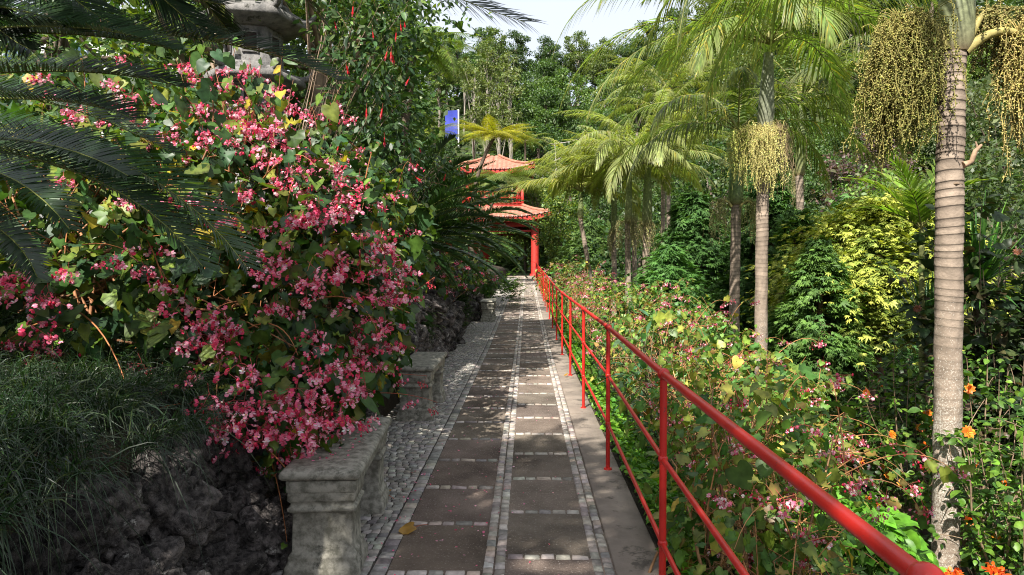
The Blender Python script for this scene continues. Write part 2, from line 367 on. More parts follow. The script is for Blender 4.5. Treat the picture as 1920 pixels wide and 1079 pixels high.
M_RED = paint('red_rail_paint', (.54, .020, .014), .34)
M_PAVRED = paint('pavilion_red_paint', (.44, .028, .018), .5)
M_TILE = rough_mat('terracotta_tile', (.22, .088, .060), (.36, .175, .12), 3, .85, .3, 30, attr=True)
M_BLUE = paint('banner_blue', (.03, .05, .38), .7)
M_FRAME = paint('window_frame_paint', (.16, .22, .30), .5)
M_WHITE = paint('white_render', (.75, .75, .74), .7)
M_GLASS = paint('window_glass', (.05, .09, .13), .1)
M_DARKWOOD_SHADE = paint('dark_wood_and_opening_shade', (.03, .018, .014), .6)  # pavilion soffit wood; also the painted shade inside the lantern windows

# ------------------------------------------------------------------ terrain
def sstep(a, b, x): t = np.clip((x - a) / (b - a), 0, 1); return t * t * (3 - 2 * t)
def pz(y): return np.clip((np.asarray(y, float) - 12) * .0206, 0, .70)
def nz2(x, y): return (np.sin(x * 1.7 + y * .9) + np.sin(x * .8 - y * 2.1 + 1) + np.sin(x * 3.1 + y * 2.7 + 2) * .5) * .4
def gz(x, y):
    x = np.asarray(x, float); y = np.asarray(y, float)
    b = pz(y)
    l = .72 * sstep(1.30, 1.62, -x) + .20 * np.maximum(-x - 1.62, 0) * (1 - .5 * sstep(4, 12, -x)) + .06 * nz2(x, y) * sstep(1.5, 2.2, -x)
    r = -.5 * np.clip(x - .66, 0, 3.6) * 1.0 - .10 * np.clip(x - 4.2, 0, 6) + .20 * np.maximum(x - 13, 0) * sstep(13, 20, x) + .10 * nz2(x, y) * sstep(1.2, 2.4, x)
    r = r * (1 - .55 * sstep(20, 46, y))
    rr = y + .75 * np.maximum(x - 6, 0) + .2 * np.maximum(-x, 0)
    h = 29 * sstep(54, 122, rr) - 3 * 0
    return b * (1 - sstep(60, 80, y)) * np.where(x > 0, 1 - .6 * sstep(3, 9, x), 1) + np.where(x < 0, l * (1 - .5 * sstep(40, 60, y)), r) + h
def ground():
    xs = np.unique(np.concatenate([np.linspace(-140, -12, 26), np.linspace(-12, -2, 30), np.linspace(-2, -1.2, 14), np.linspace(-1.2, .62, 6), np.linspace(.64, 5, 24), np.linspace(5, 20, 30), np.linspace(20, 170, 40)]))
    ys = np.unique(np.concatenate([np.linspace(-40, 0, 16), np.linspace(0, 24, 90), np.linspace(24, 60, 60), np.linspace(60, 240, 60)]))
    X, Y = np.meshgrid(xs, ys); Z = gz(X, Y) - .03 * ((X > -1.3) & (X < .62))
    g = Geo(); nx, ny = len(xs), len(ys)
    i = (np.arange(ny - 1)[:, None] * nx + np.arange(nx - 1)[None]).ravel()
    F = np.stack([i, i + 1, i + nx + 1, i + nx], -1)
    far = (Y.ravel()[i] > 50) | (X.ravel()[i] > 20)
    g.add(np.stack([X, Y, Z], -1).reshape(-1, 3), F)
    me = g.mesh('ground', [M_SOIL, M_HILL]); me.polygons.foreach_set('material_index', far.astype(np.int32))
    link('ground', me, kind='structure')
ground()

# ------------------------------------------------------------------ the path
Y0, Y1 = -1.5, 46.2
def sheet(name, x0, x1, z, mat, y0=Y0, y1=Y1, thick=0):
    g = Geo(); ys = np.linspace(y0, y1, 60); V = []
    for y in ys: V += [(x0, y, pz(y) + z), (x1, y, pz(y) + z)]
    F = [(2 * i, 2 * i + 1, 2 * i + 3, 2 * i + 2) for i in range(59)]
    g.add(V, F)
    if thick:
        V = []
        for y in ys: V += [(x1, y, pz(y) + z), (x1, y, pz(y) + z - thick)]
        g.add(V, F)
    link(name, g.mesh(name, mat, False), kind='structure')
g = Geo()
for x0, x1, o_ in ((-.64, -.16, 4.27), (-.159, .41, 3.85)):
    y = o_ - .605 * 10
    while y < Y1:
        a, b = y, min(y + .605, Y1); f = math.exp(rng.normal(0, .13)); n = 5; ys_ = np.linspace(a, b, n)
        V = [(x, q, float(pz(q)) + rng.normal(0, .0006)) for q in ys_ for x in (x0, (x0 + x1) / 2, x1)]
        V = [(p_[0], p_[1], float(pz(p_[1]))) if k % 3 != 1 or k < 3 or k > 11 else p_ for k, p_ in enumerate(V)]
        g.add(V, [(3 * i + j, 3 * i + j + 1, 3 * i + j + 4, 3 * i + j + 3) for i in range(n - 1) for j in range(2)], (f * rng.uniform(.97, 1.06), f, f * rng.uniform(.93, 1.02))); y += .605
link('path', g.mesh('path', M_ASPH, False), kind='structure')
sheet('paving_bed', -1.45, -.642, -.002, M_MORTAR)
g = Geo(); y = Y0
while y < Y1:
    L_ = 1.97; ys_ = np.linspace(y, min(y + L_, Y1), 6); dz = rng.normal(.012, .0015); V = []
    for q in ys_: V += [(.408, q, float(pz(q)) - .06), (.408, q, float(pz(q)) + dz - .004), (.413, q, float(pz(q)) + dz), (.634, q, float(pz(q)) + dz), (.64, q, float(pz(q)) + dz - .006), (.64, q, float(pz(q)) - .25)]
    g.add(V, [(6 * i + j, 6 * i + j + 1, 6 * i + j + 7, 6 * i + j + 6) for i in range(5) for j in range(5)], (1, 1, 1)); g.add(V[:6], [(0, 1, 2, 3, 4, 5)]); y += L_ + .009
link('kerb', g.mesh('kerb', M_CONC, False), kind='structure')
def setts(name, cells, gap, h, cols, p):
    """cells: (n,4,2) corner quads"""
    c = np.asarray(cells); n = len(c); ctr = c.mean(1, keepdims=True)
    d = c - ctr; L = np.linalg.norm(d, axis=-1, keepdims=True)
    o = ctr + d * (1 - gap / L); i = ctr + d * (1 - (gap + .006) / L)
    hz = h + rng.uniform(-.002, .0035, n); tilt = rng.normal(0, .03, (n, 2))
    base = pz(ctr[:, 0, 1])
    def z(q, hh): return base[:, None] + hh[:, None] + (q - ctr)[..., 0] * tilt[:, :1] + (q - ctr)[..., 1] * tilt[:, 1:]
    V = np.concatenate([np.dstack([o, (base - .004)[:, None].repeat(4, 1)]), np.dstack([i, z(i, hz)])], 1)
    T = [(4, 5, 6, 7)] + [(k, (k + 1) % 4, 4 + (k + 1) % 4, 4 + k) for k in range(4)]
    F = (np.array(T)[None] + (np.arange(n) * 8)[:, None, None]).reshape(-1, 4)
    g = Geo(); g.add(V.reshape(-1, 3), F, np.repeat(pick(n, cols, p, .13, .03), 8, 0))
    link(name, g.mesh(name, M_SETT, False), kind='structure')
def grid_cells(x0, x1, y0, y1, sx, sy, jit, brick=True, wav=0):
    nx = max(1, round((x1 - x0) / sx)); ny = int((y1 - y0) / sy); out = []
    jy = rng.normal(0, jit * sy, (ny + 1, nx * 2 + 3))
    for r in range(ny):
        edges = np.linspace(x0, x1, nx + 1)
        off = (rng.uniform(-.5, .5) * (x1 - x0) / nx) if brick and nx > 1 else 0
        e = edges.copy(); e[1:-1] += off * .9 + rng.normal(0, jit * sx, nx - 1)
        e = np.sort(e)
        def yy(x, row):
            k = (x - x0) / (x1 - x0) * (nx * 2 + 2); k0 = int(min(max(k, 0), nx * 2 + 1)); f = k - k0
            return y0 + row * sy + jy[row, k0] * (1 - f) + jy[row, k0 + 1] * f + wav * math.sin(x * 7 + row * .13) 
        for a, b in zip(e[:-1], e[1:]):
            if b - a < .012: continue
            sk = rng.normal(0, jit * sx * .5)
            out.append([(a, yy(a, r)), (b, yy(b, r)), (min(max(b + sk, x0), x1), yy(b, r + 1)), (min(max(a + sk, x0), x1), yy(a, r + 1))])
    return out
WARM = [(.30, .27, .24), (.40, .36, .32), (.22, .20, .185), (.36, .30, .25)]
setts('stone_paving', grid_cells(-1.42, -.722, 1.2, 44, .052, .047, .12, True, .02) + grid_cells(-.718, -.642, 1.2, 44, .076, .075, .08), .0022, .004, [(.25, .235, .215), (.33, .31, .28), (.18, .17, .16), (.28, .255, .22)], [4, 4, 2, 2])
YS = np.arange(1.4, 45.5, .605)
cells = grid_cells(-.205, -.152, 1.2, 45.8, .05, .062, .12) + grid_cells(-.151, -.098, 1.2, 45.8, .05, .066, .12)
cells += grid_cells(.305, .354, 1.2, 45.8, .05, .07, .12) + grid_cells(.355, .405, 1.2, 45.8, .05, .06, .12)
for k in range(int(44 / .605)):
    yl = 4.27 - .605 * 5 + k * .605; yr = 3.85 - .605 * 4 + k * .605
    cells += [[(a, y - .022 + da), (b, y - .022 + db), (b, y + .022 + db), (a, y + .022 + da)] for (u, v, y) in ((-.64, -.208, yl), (-.095, .302, yr))
              for e in [np.linspace(u, v, 6) + np.r_[0, rng.normal(0, .012, 4), 0]] for a, b in zip(e[:-1], e[1:]) for da, db in [rng.normal(0, .003, 2)]]
setts('path_setts', cells, .003, .007, WARM, [4, 4, 2, 2])

# ------------------------------------------------------------------ railing
rail = thing('metal_railing', (.565, 2.6, 0), 'long red painted pipe railing with two lower rails, standing on the concrete kerb', 'railing')
RX = .555
ys = [.90 + 1.0 * 0] + [2.63 + 2.02 * k for k in range(0, 21)]
ys = [y for y in ys if y < 44]
def rx_(y): return RX - .028 * float(np.clip((4.65 - y) / 2, 0, 1))
def rz_(y, h): return float(pz(y)) + h
for h, r, nm in ((.985, .0150, 'handrail'), (.655, .0100, 'lower_rail'), (.325, .0100, 'lower_rail')):
    g = Geo()
    pts = [(rx_(y), y, rz_(y, h)) for y in np.r_[.90, 1.6, ys[1:]]] + [(RX + .0, 44.0, rz_(44, h)), (RX - .05, 45.2, rz_(45.2, h)), (RX - .12, 46.1, rz_(46.1, h))]
    tube(g, pts, r, 20); 
    if nm == 'handrail': tube(g, [(rx_(0), .90, h), (RX + .0, .7, h), (RX + .05, .35, h - .01), (RX + .07, -.4, h - .01)], r, 20)
    part(nm, g, M_RED, rail)
def sphere(g, c, r, col=(1, 1, 1), n=12, m=8, sq=(1, 1, 1)):
    a = np.arange(n) * 2 * np.pi / n; t = np.linspace(0, np.pi, m + 1)
    V = np.stack([np.outer(np.sin(t), np.cos(a)), np.outer(np.sin(t), np.sin(a)), np.outer(np.cos(t), np.ones(n))], -1) * r * np.array(sq) + np.asarray(c)
    F = [(i * n + j, i * n + (j + 1) % n, (i + 1) * n + (j + 1) % n, (i + 1) * n + j) for i in range(m) for j in range(n)]
    g.add(V.reshape(-1, 3), F, col)
for k, y in enumerate(ys):
    g = Geo(); b = rz_(y, 0); xr = rx_(y)
    tube(g, [(xr, y, b - .02), (xr, y, b + .5), (xr, y, b + .965)], .0142, 16)
    tube(g, [(xr, y, b - .005), (xr, y, b + .022)], [.032, .026], 16, cap=True); sphere(g, (xr, y, b + .985), .0245, n=16, m=12)
    for h in (.655, .325): sphere(g, (xr, y, b + h), .0195, n=14, m=10)
    part('post', g, M_RED, rail)

# ------------------------------------------------------------------ stone benches
def bench(px, y, rz, z, label):
    loc = (px, y, z); o = thing('stone_bench', loc, label, 'bench', 'stone benches along the left of the path')
    Wd, Ln = .33, 1.08
    def prof(g, cx, cy, rings):
        # rings: (half x, half y, z) stacked, rectangular with small corner cut
        V = []; k = 12
        for hx, hy, zz in rings:
            c = .008
            V += [(hx - c, -hy, zz), (hx - .3 * c, -hy + .3 * c, zz), (hx, -hy + c, zz), (hx, hy - c, zz), (hx - .3 * c, hy - .3 * c, zz), (hx - c, hy, zz), (-hx + c, hy, zz), (-hx + .3 * c, hy - .3 * c, zz), (-hx, hy - c, zz), (-hx, -hy + c, zz), (-hx + .3 * c, -hy + .3 * c, zz), (-hx + c, -hy, zz)]
        V = np.array(V) + (cx, cy, 0); n = len(rings)
        F = [(r * k + i, r * k + (i + 1) % k, (r + 1) * k + (i + 1) % k, (r + 1) * k + i) for r in range(n - 1) for i in range(k)]
        V = rotz(V, rz) + np.array(loc); g.add(V, F)
        g.add(V[-k:], [tuple(range(k))]); g.add(V[:k], [tuple(range(k - 1, -1, -1))])
    g = Geo(); hx, hy = Wd / 2, Ln / 2
    prof(g, 0, 0, [(hx - .016, hy - .016, .445), (hx + .004, hy + .004, .452), (hx + .014, hy + .014, .463), (hx + .014, hy + .014, .478), (hx + .008, hy + .008, .489), (hx - .006, hy - .006, .497), (hx - .03, hy - .03, .500)])
    part('seat', g, M_STONE, o, smooth=False)
    g = Geo()
    prof(g, 0, 0, [(hx - .012, hy - .012, .392), (hx - .010, hy - .010, .396), (hx - .010, hy - .010, .4435), (hx - .012, hy - .012, .4445)])
    part('apron', g, M_STONE, o, smooth=False)
    for s in (-1, 1):
        g = Geo(); a, b_ = hx - .012, .125; cy = s * (hy - .014 - b_)
        R_ = [(a + .012, b_ + .012, -.03), (a + .012, b_ + .012, .055), (a + .006, b_ + .006, .065), (a - .004, b_ - .002, .085), (a - .002, b_, .092), (a - .002, b_, .100), (a - .012, b_ - .012, .112), (a - .016, b_ - .016, .118),
              (a - .020, b_ - .020, .290), (a - .012, b_ - .012, .298), (a - .001, b_ - .001, .306), (a - .001, b_ - .001, .318), (a - .012, b_ - .012, .326), (a - .014, b_ - .014, .340), (a - .004, b_ - .004, .350), (a - .002, b_ - .002, .353), (a - .002, b_ - .002, .3905)]
        prof(g, 0, cy, R_)
        lg = part('leg', g, M_STONE, o, smooth=False)
        g = Geo(); hy2 = b_ - .055; zc = .204
        # raised moulding framing the sunken panel of the leg, on the path side
        for (dy, dz, sy_, sz_) in ((0, .062, hy2 * 2, .008), (0, -.062, hy2 * 2, .008), (hy2, 0, .008, .132), (-hy2, 0, .008, .132)):
            V = np.array([(a - .0165, cy + dy, zc + dz)]); V = rotz(V, rz) + np.array(loc)
            box(g, V[0], (.010, sy_, sz_), rz=rz, bev=.002)
        part('panel_moulding', g, M_STONE, lg, smooth=False)
    return o
bench(-.955, 3.52, R(4), 0, 'nearest weathered stone bench, its top strewn with pink petals under the begonia')
bench(-1.02, 6.65, 0, 0, 'grey stone bench in the middle of the row, beside a low lava wall')
bench(-.93, 16.6, 0, float(pz(16.6)), 'farthest small stone bench between green ferns on the left')
# ------------------------------------------------------------------ lava rock walls
import bmesh
from mathutils import noise as mn
def rock_mesh(seed):
    bm = bmesh.new(); bmesh.ops.create_icosphere(bm, subdivisions=5, radius=1)
    off = Vector((seed * 7.3, seed * 3.1, seed * 5.7)); g = Geo(); V = []; cc = []
    for v in bm.verts:
        p = v.co.copy(); q = p * 1.1 + off
        a = mn.noise(q) * .35
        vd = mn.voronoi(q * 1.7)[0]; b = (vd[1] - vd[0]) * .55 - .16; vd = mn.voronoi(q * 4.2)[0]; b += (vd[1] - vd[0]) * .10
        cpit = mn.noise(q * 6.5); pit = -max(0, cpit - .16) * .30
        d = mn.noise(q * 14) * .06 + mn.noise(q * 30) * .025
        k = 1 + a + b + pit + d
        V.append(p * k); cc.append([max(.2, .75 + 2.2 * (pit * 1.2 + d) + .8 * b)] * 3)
    F = [[x.index for x in f.verts] for f in bm.faces]; bm.free()
    g.add(np.array([tuple(v) for v in V]), F, np.array(cc)); return g.mesh('rock', M_LAVA, True)
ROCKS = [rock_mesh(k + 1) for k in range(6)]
def rock_wall(y0, y1, label, rows, step=.36, xb=-1.46):
    root = thing('rock_wall', (xb, y0, 0), label, 'rock wall')
    r = np.random.default_rng(int(y0 * 10) + 3)
    for k, (dx, z, sz) in enumerate(rows):
        y = y0 + (k % 2) * .15
        while y < y1:
            s_ = sz * r.uniform(.75, 1.35)
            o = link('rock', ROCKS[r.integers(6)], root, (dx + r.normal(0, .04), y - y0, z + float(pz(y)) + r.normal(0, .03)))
            o.rotation_euler = tuple(r.uniform(0, 6.28, 3)); o.scale = (s_, s_ * r.uniform(.9, 1.2), s_ * r.uniform(.75, 1))
            y += step * r.uniform(.7, 1.1) * s_ / .2
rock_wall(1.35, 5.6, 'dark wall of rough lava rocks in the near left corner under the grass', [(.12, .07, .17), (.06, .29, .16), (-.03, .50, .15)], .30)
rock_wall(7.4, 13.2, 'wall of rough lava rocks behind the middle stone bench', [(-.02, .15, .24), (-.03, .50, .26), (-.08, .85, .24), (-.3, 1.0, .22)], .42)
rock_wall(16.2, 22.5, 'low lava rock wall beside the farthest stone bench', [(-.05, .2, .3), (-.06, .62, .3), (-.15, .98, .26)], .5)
g = Geo(); 
for i in range(7): box(g, (-1.30 + .0 * i, 8.2 + .62 * i, .02), (.08, .6, .09), bev=.01)
tag(link('kerb_edging', g.mesh('kerb_edging', M_STONE, False)), kind='structure')

# ------------------------------------------------------------------ stone lantern tower behind the begonia
def hexring(r, z, n=6, ph=0.0): 
    a = np.arange(n) * 2 * np.pi / n + ph
    return np.stack([r * np.cos(a), r * np.sin(a), np.full(n, z)], -1)
def stack(g, c, rings, n=6, ph=0.26, col=(1, 1, 1)):
    V = np.vstack([hexring(r, z, n, ph) for r, z in rings]) + np.asarray(c)
    F = [(i * n + j, i * n + (j + 1) % n, (i + 1) * n + (j + 1) % n, (i + 1) * n + j) for i in range(len(rings) - 1) for j in range(n)]
    g.add(V, F, col); g.add(V[-n:], [tuple(range(n))], col); g.add(V[:n], [tuple(range(n - 1, -1, -1))], col)
lc = P(478, 300, 7.2); lx, ly = lc[0], lc[1]; gzl = float(gz(lx, ly))
lan = thing('stone_lantern', (lx, ly, gzl), 'tall grey stone pagoda lantern with stacked hexagonal roofs, half hidden behind the pink begonia', 'stone lantern')
g = Geo(); stack(g, (lx, ly, gzl), [(.55, -.1), (.55, .15), (.42, .2), (.34, .3), (.30, .6), (.38, .66)]); part('base', g, M_LANT, lan, smooth=False)
def zpx(y): return 1.4 + (500 - y) * 7.2 / 1280
for zt, zb, r in ((zpx(240), zpx(268), .50), (zpx(140), zpx(168), .53), (zpx(22), zpx(60), .56), (zpx(-90), zpx(-60), .54)):
    g = Geo(); stack(g, (lx, ly, 0), [(r * .62, zb - .02), (r * .98, zb + .035), (r, zb + .05), (r * .98, zb + .11), (r * .7, zt - .02), (r * .55, zt)])
    for a in np.arange(6) * np.pi / 3 + .26:       # up-curled corners
        c_, s_ = math.cos(a), math.sin(a); tube(g, [(lx + c_ * r * .6, ly + s_ * r * .6, zt - .0), (lx + c_ * r * .9, ly + s_ * r * .9, zb + .12), (lx + c_ * r * 1.04, ly + s_ * r * 1.04, zb + .14), (lx + c_ * r * 1.13, ly + s_ * r * 1.13, zb + .21)], [.03, .035, .035, .02], 6)
    part('roof', g, M_LANT, lan, smooth=False)
for z0, z1 in ((gzl + .66, zpx(268)), (zpx(240), zpx(168)), (zpx(140), zpx(60)), (zpx(22), zpx(-60))):
    g = Geo(); r = .30; n = 6; ph = .26; zz = [z0, z0 + (z1 - z0) * .3, z0 + (z1 - z0) * .75, z1]
    stack(g, (lx, ly, 0), [(r + .06, z0 - .01), (r + .06, z0 + .05), (r, z0 + .07), (r * .98, z1)])
    part('chamber', g, M_LANT, lan, smooth=False)
    for k in range(6):                                # window openings: dark panel paints the shade inside, with stone frame
        a = ph + (k + .5) * np.pi / 3; d = r * math.cos(np.pi / 6); zc = (z0 + .07 + z1) / 2; hh = (z1 - z0 - .12) * .30
        g = Geo(); box(g, (lx + math.cos(a) * (d - .005), ly + math.sin(a) * (d - .005), zc), (.02, .13, hh * 2), rz=a, mi=0)
        for dy in (-.072, .072): q = rotz(np.array([(d + .006, dy, 0)]), a)[0]; box(g, (lx + q[0], ly + q[1], zc), (.02, .018, hh * 2 + .03), rz=a, bev=.003, mi=1)
        for dz in (-hh, hh): box(g, (lx + math.cos(a) * (d + .006), ly + math.sin(a) * (d + .006), zc + dz), (.021, .16, .018), rz=a, bev=.003, mi=1)
        part('window', g, [M_DARKWOOD_SHADE, M_LANT], lan, smooth=False)

# ------------------------------------------------------------------ flower clusters
PET = (np.array([(0, 0, 0), (.30, .25, .03), (.46, .62, .10), (.26, .95, .12), (-.26, .95, .12), (-.46, .62, .10), (-.30, .25, .03), (0, .5, .0)]),
       np.array([(7, 0, 1), (7, 1, 2), (7, 2, 3), (7, 3, 4), (7, 4, 5), (7, 5, 6), (7, 6, 0)]))
def flower_cluster_mesh(seed, cols, nf=15, R_=.075, fs=.017):
    r = np.random.default_rng(seed); g = Geo()
    # forked stems
    tips = []
    root = np.array((0, 0, 0.)); st = (.30, .05, .05)
    a0 = np.array((r.normal(0, .02), r.normal(0, .02), -.05)); tube(g, [root, a0 * .5 + (0.004, 0, 0), a0], .0013, 4, st, 1)
    for i in range(4):
        b = a0 + np.array((r.normal(0, R_ * .5), r.normal(0, R_ * .5), -r.uniform(.01, .05))); tube(g, [a0, (a0 + b) / 2 + (0, 0, .006), b], .001, 4, st, 1)
        for j in range(nf // 4 + 1):
            c = b + np.array((r.normal(0, R_ * .38), r.normal(0, R_ * .38), -r.uniform(-.01, .04))); tube(g, [b, c], .0007, 3, st, 1); tips.append(c)
    tips = np.array(tips); n = len(tips)
    for i in range(n):
        f = unit(np.array((r.normal(0, .7), r.normal(0, .7), r.normal(-.25, .5)))[None])[0]
        u = unit(np.cross(f, (0.1, .2, 1))[None])[0]; v = np.cross(f, u)
        bud = r.random() < .34; cc = np.array(cols[r.integers(len(cols))]) * math.exp(r.normal(0, .15))
        if bud:
            cb = np.array((.52, .022, .075)) * math.exp(r.normal(0, .2))
            sphere(g, tips[i], fs * .38, tuple(cb), 6, 4, (1, .8, 1.2)); continue
        for k, (an, L, W) in enumerate(((90, 1, 1), (-90, 1, 1), (0, .85, .5), (180, .85, .5))):
            an = math.radians(an) + r.normal(0, .12); y = unit((u * math.cos(an) + v * math.sin(an) + f * .35)[None]); z = unit((f - .3 * y[0])[None])
            col = np.ones((8, 3)); col[[2, 3, 4, 5]] = (.96, .62, .74); col[7] = (1.02, 1.35, 1.2)
            if k > 1: col = col * (1.05, 1.9, 1.5)
            g.inst((PET[0], PET[1], col), [tips[i]], rot_from(y, z), np.array([[fs * L * W * 1.15, fs * L, fs * L]]), np.clip(cc, 0, .9))
        sphere(g, tips[i] + f * fs * .15, fs * .14, (.80, .55, .05), 5, 3)
    return g.mesh('flower_cluster', [M_PETAL, M_STEM])
PINKS = [(.88, .22, .37), (.86, .14, .27), (.90, .36, .50), (.80, .06, .16), (.90, .28, .43), (.92, .48, .58)]
PALE = [(.84, .30, .44), (.86, .44, .55), (.78, .15, .28), (.88, .62, .66)]
FC = [flower_cluster_mesh(k, PINKS, 16, .078, .0200) for k in range(7)]
FC2 = [flower_cluster_mesh(k + 20, PALE, 22, .08) for k in range(5)]
REDC = [flower_cluster_mesh(k + 40, [(.62, .03, .07), (.70, .06, .12)], 16, .055, .013) for k in range(3)]

# ------------------------------------------------------------------ begonia bushes
def hit(px, py, blobs):
    r = np.array(ray(px, py)); o = np.array((0, 0, 1.4)); best = None
    for (c, rad) in blobs:
        rr = r / rad; oo = (o - c) / rad; A = rr @ rr; B = 2 * rr @ oo; Cc = oo @ oo - 1; D = B * B - 4 * A * Cc
        if D < 0: continue
        t = (-B - math.sqrt(D)) / (2 * A)
        if t > 0 and (best is None or t < best): best = t
    return None if best is None else o + r * best - r / np.linalg.norm(r) * .07
def bush(label, blobs, roots, nleaf, leafsz, cols, p, clusters=(), meshes=None, group=None, nbranch=40, stemcol=(.13, .06, .03), tmpl=None, mat=None,
         name='begonia_bush', cat='bush', thick=(.6, 1.02), seed=1, down=.55, ncl=0, csc=1.0, inner=.15, arch=0, br=.008, brs=None, side=None):
    r = np.random.default_rng(seed); tmpl = LEAF_BEG if tmpl is None else tmpl; mat = mat or M_GLOSS
    roots = np.asarray(roots, float); rc = roots.mean(0)
    root = thing(name, tuple(rc), label, cat, group)
    Cn = np.array([b[0] for b in blobs]); Rd = np.array([b[1] for b in blobs])
    wgt = (Rd[:, 0] * Rd[:, 2] + Rd[:, 1] * Rd[:, 2]); wgt = wgt / wgt.sum()
    def sample(n, lo, hi):
        b = r.choice(len(blobs), n, p=wgt); d = unit(r.normal(size=(n, 3))); k = r.uniform(lo, hi, n)[:, None]
        # lumpy surface: several leaf tufts
        lump = .12 * np.sin(d[:, :1] * 9 + b[:, None]) * np.cos(d[:, 1:2] * 8 - b[:, None] * 2) + .08 * np.sin(d[:, 2:] * 13 + b[:, None])
        p_ = Cn[b] + d * Rd[b] * (k + 1.5 * lump)
        q = (p_[:, None] - Cn[None]) / Rd[None]; inside = ((q ** 2).sum(-1) < .38).any(1)
        return p_[~inside], unit(d[~inside] / Rd[b][~inside])
    p1, n1 = sample(int(nleaf * 1.35), thick[0], thick[1]); p1, n1 = p1[:nleaf], n1[:nleaf]; n = len(p1)
    gzv = gz(p1[:, 0], p1[:, 1]); ok = p1[:, 2] > gzv + .03; p1, n1 = p1[ok], n1[ok]; n = len(p1)
    D = unit(n1 * .5 + np.array((0, 0, -down)) + r.normal(0, .42, (n, 3))); Nn = unit(n1 * .65 + np.array((0, 0, .75)) + r.normal(0, .42, (n, 3)))
    s = leafsz * np.exp(r.normal(0, .28, n)); sc = np.stack([s * r.uniform(.7, 1.15, n), s, s * r.uniform(-.6, 2.2, n)], -1)
    g = Geo(); cl_ = pick(n, cols, p, .22, .07, r); rt_ = rot_from(D, Nn)
    if tmpl is LEAF_BEG:
        h_ = n // 2; g.inst(LEAF_BEG, p1[:h_], rt_[:h_], sc[:h_], cl_[:h_]); g.inst(LEAF_BEG2, p1[h_:], rt_[h_:], sc[h_:] * (-1, 1, 1), cl_[h_:])
    else: g.inst(tmpl, p1, rt_, sc, cl_)
    part('foliage', g, mat, root)
    g = Geo()
    nb = brs if brs is not None else nbranch
    for k in range(nb):
        tgt = p1[r.integers(n)] - n1[0] * 0; rt = roots[r.integers(len(roots))] + r.normal(0, .12, 3) * (1, 1, 0)
        rt[2] = float(gz(rt[0], rt[1])) - .02; mid = (rt * .45 + tgt * .55) + np.array((0, 0, r.uniform(.1, .45))) * np.linalg.norm(tgt - rt) * .7 + r.normal(0, .08, 3)
        pts = bez(rt, mid, tgt, 12) + r.normal(0, .008, (12, 3)) * np.linspace(0, 1, 12)[:, None]
        tube(g, pts, br * r.uniform(.7, 1.7) * np.linspace(1, .25, 12), 6, np.array(stemcol) * math.exp(r.normal(0, .3)))
        for q in range(3):
            i0 = r.integers(5, 11); e = pts[i0] + r.normal(0, .16, 3); tube(g, bez(pts[i0], (pts[i0] + e) / 2 + (0, 0, .05), e, 5), br * .28, 4, np.array(stemcol) * (1.4, 1.2, 1))
    part('branches', g, M_STEM, root)
    extra = []
    if arch:                                          # long shoots arching out of the mass, a few leaves and often a cluster at the end
        pa, na = sample(arch * 5, .92, 1.02); fr = (na @ unit(np.array((.55, -.8, .25)))) > .1; pa, na = pa[fr][:arch], na[fr][:arch]; ga = Geo(); gl_ = Geo()
        for q, m_ in zip(pa, na):
            if -1.45 < q[0] < 0 and q[2] < 1.5 and q[1] > 3.8: continue
            o_ = unit(m_ + np.array((r.normal(0, .5), r.normal(0, .3), .35 + r.normal(0, .3)))); Ls = r.uniform(.22, .5); s0 = q - o_ * .25; e = q + o_ * Ls + np.array((0, 0, -.10 - Ls * .25)); pts = bez(s0, q + o_ * Ls * .5 + (0, 0, .10), e, 10)
            tube(ga, pts, br * .55 * np.linspace(1, .3, 10), 5, np.array(stemcol) * (1.5, 1.3, 1.1)); extra.append(e)
            m = 6; f = pts[r.integers(3, 10, m)]; dl = unit(r.normal(0, .6, (m, 3)) + (0, 0, -.5)); tip_ = f + dl * .02
            gl_.inst(LEAF_BEG2 if tmpl is LEAF_BEG else tmpl, tip_, rot_from(dl, unit(r.normal(0, .5, (m, 3)) + (0, -.4, .7))), leafsz * np.exp(r.normal(0, .3, m)), pick(m, cols, p, .25, .07, r))
        part('branches', ga, M_STEM, root); part('foliage', gl_, mat, root)
    pos = [hit(px, py, blobs) for px, py in clusters]; pos = [q for q in pos if q is not None]
    if ncl:
        pc, nc = sample(ncl * 3, .98, 1.06)
        if side is not None: m = (nc @ np.asarray(side)) > .05; pc = pc[m]
        pos += list(pc[:ncl])
    if arch and meshes is not None: pos = [e for e in extra if r.random() < .7] + list(pos)
    pos = np.array(pos) if len(pos) else np.zeros((0, 3))
    order = np.argsort(np.linalg.norm(pos - np.array((0, 0, 1.4)), axis=1)) if len(pos) else []
    for q in order[:100]:
        c_ = pos[q] - rc; o = link('flower_cluster', meshes[r.integers(len(meshes))], root, tuple(c_ + (0, 0, .05)))
        o.rotation_euler = (r.normal(0, .25), r.normal(0, .25), r.uniform(0, 6.28)); k = csc * r.uniform(.65, 1.1); o.scale = (k, k, k)
    if len(order) > 100:
        g = Geo()
        for q in order[100:]:
            m = meshes[r.integers(len(meshes))]; V = np.empty(len(m.vertices) * 3, np.float32); m.vertices.foreach_get('co', V); V = V.reshape(-1, 3)
            cl = np.empty(len(m.vertices) * 4, np.float32); m.color_attributes['Col'].data.foreach_get('color', cl); cl = cl.reshape(-1, 4)[:, :3]
            F3 = []; F4 = []; 
            for f in m.polygons: (F3 if len(f.vertices) == 3 else F4).append(tuple(f.vertices))
            W = rotz(V * csc * r.uniform(.65, 1.1), r.uniform(0, 6.28)) + pos[q] + (0, 0, .05); n0 = g.n
            g.add(W, F3, cl); 
            if F4: g.F.setdefault(4, []).append(np.array(F4) + n0); g.M.setdefault(4, []).append(np.zeros(len(F4), int))
        part('flower_mass', g, [M_PETAL], root, kind='stuff')
    return root
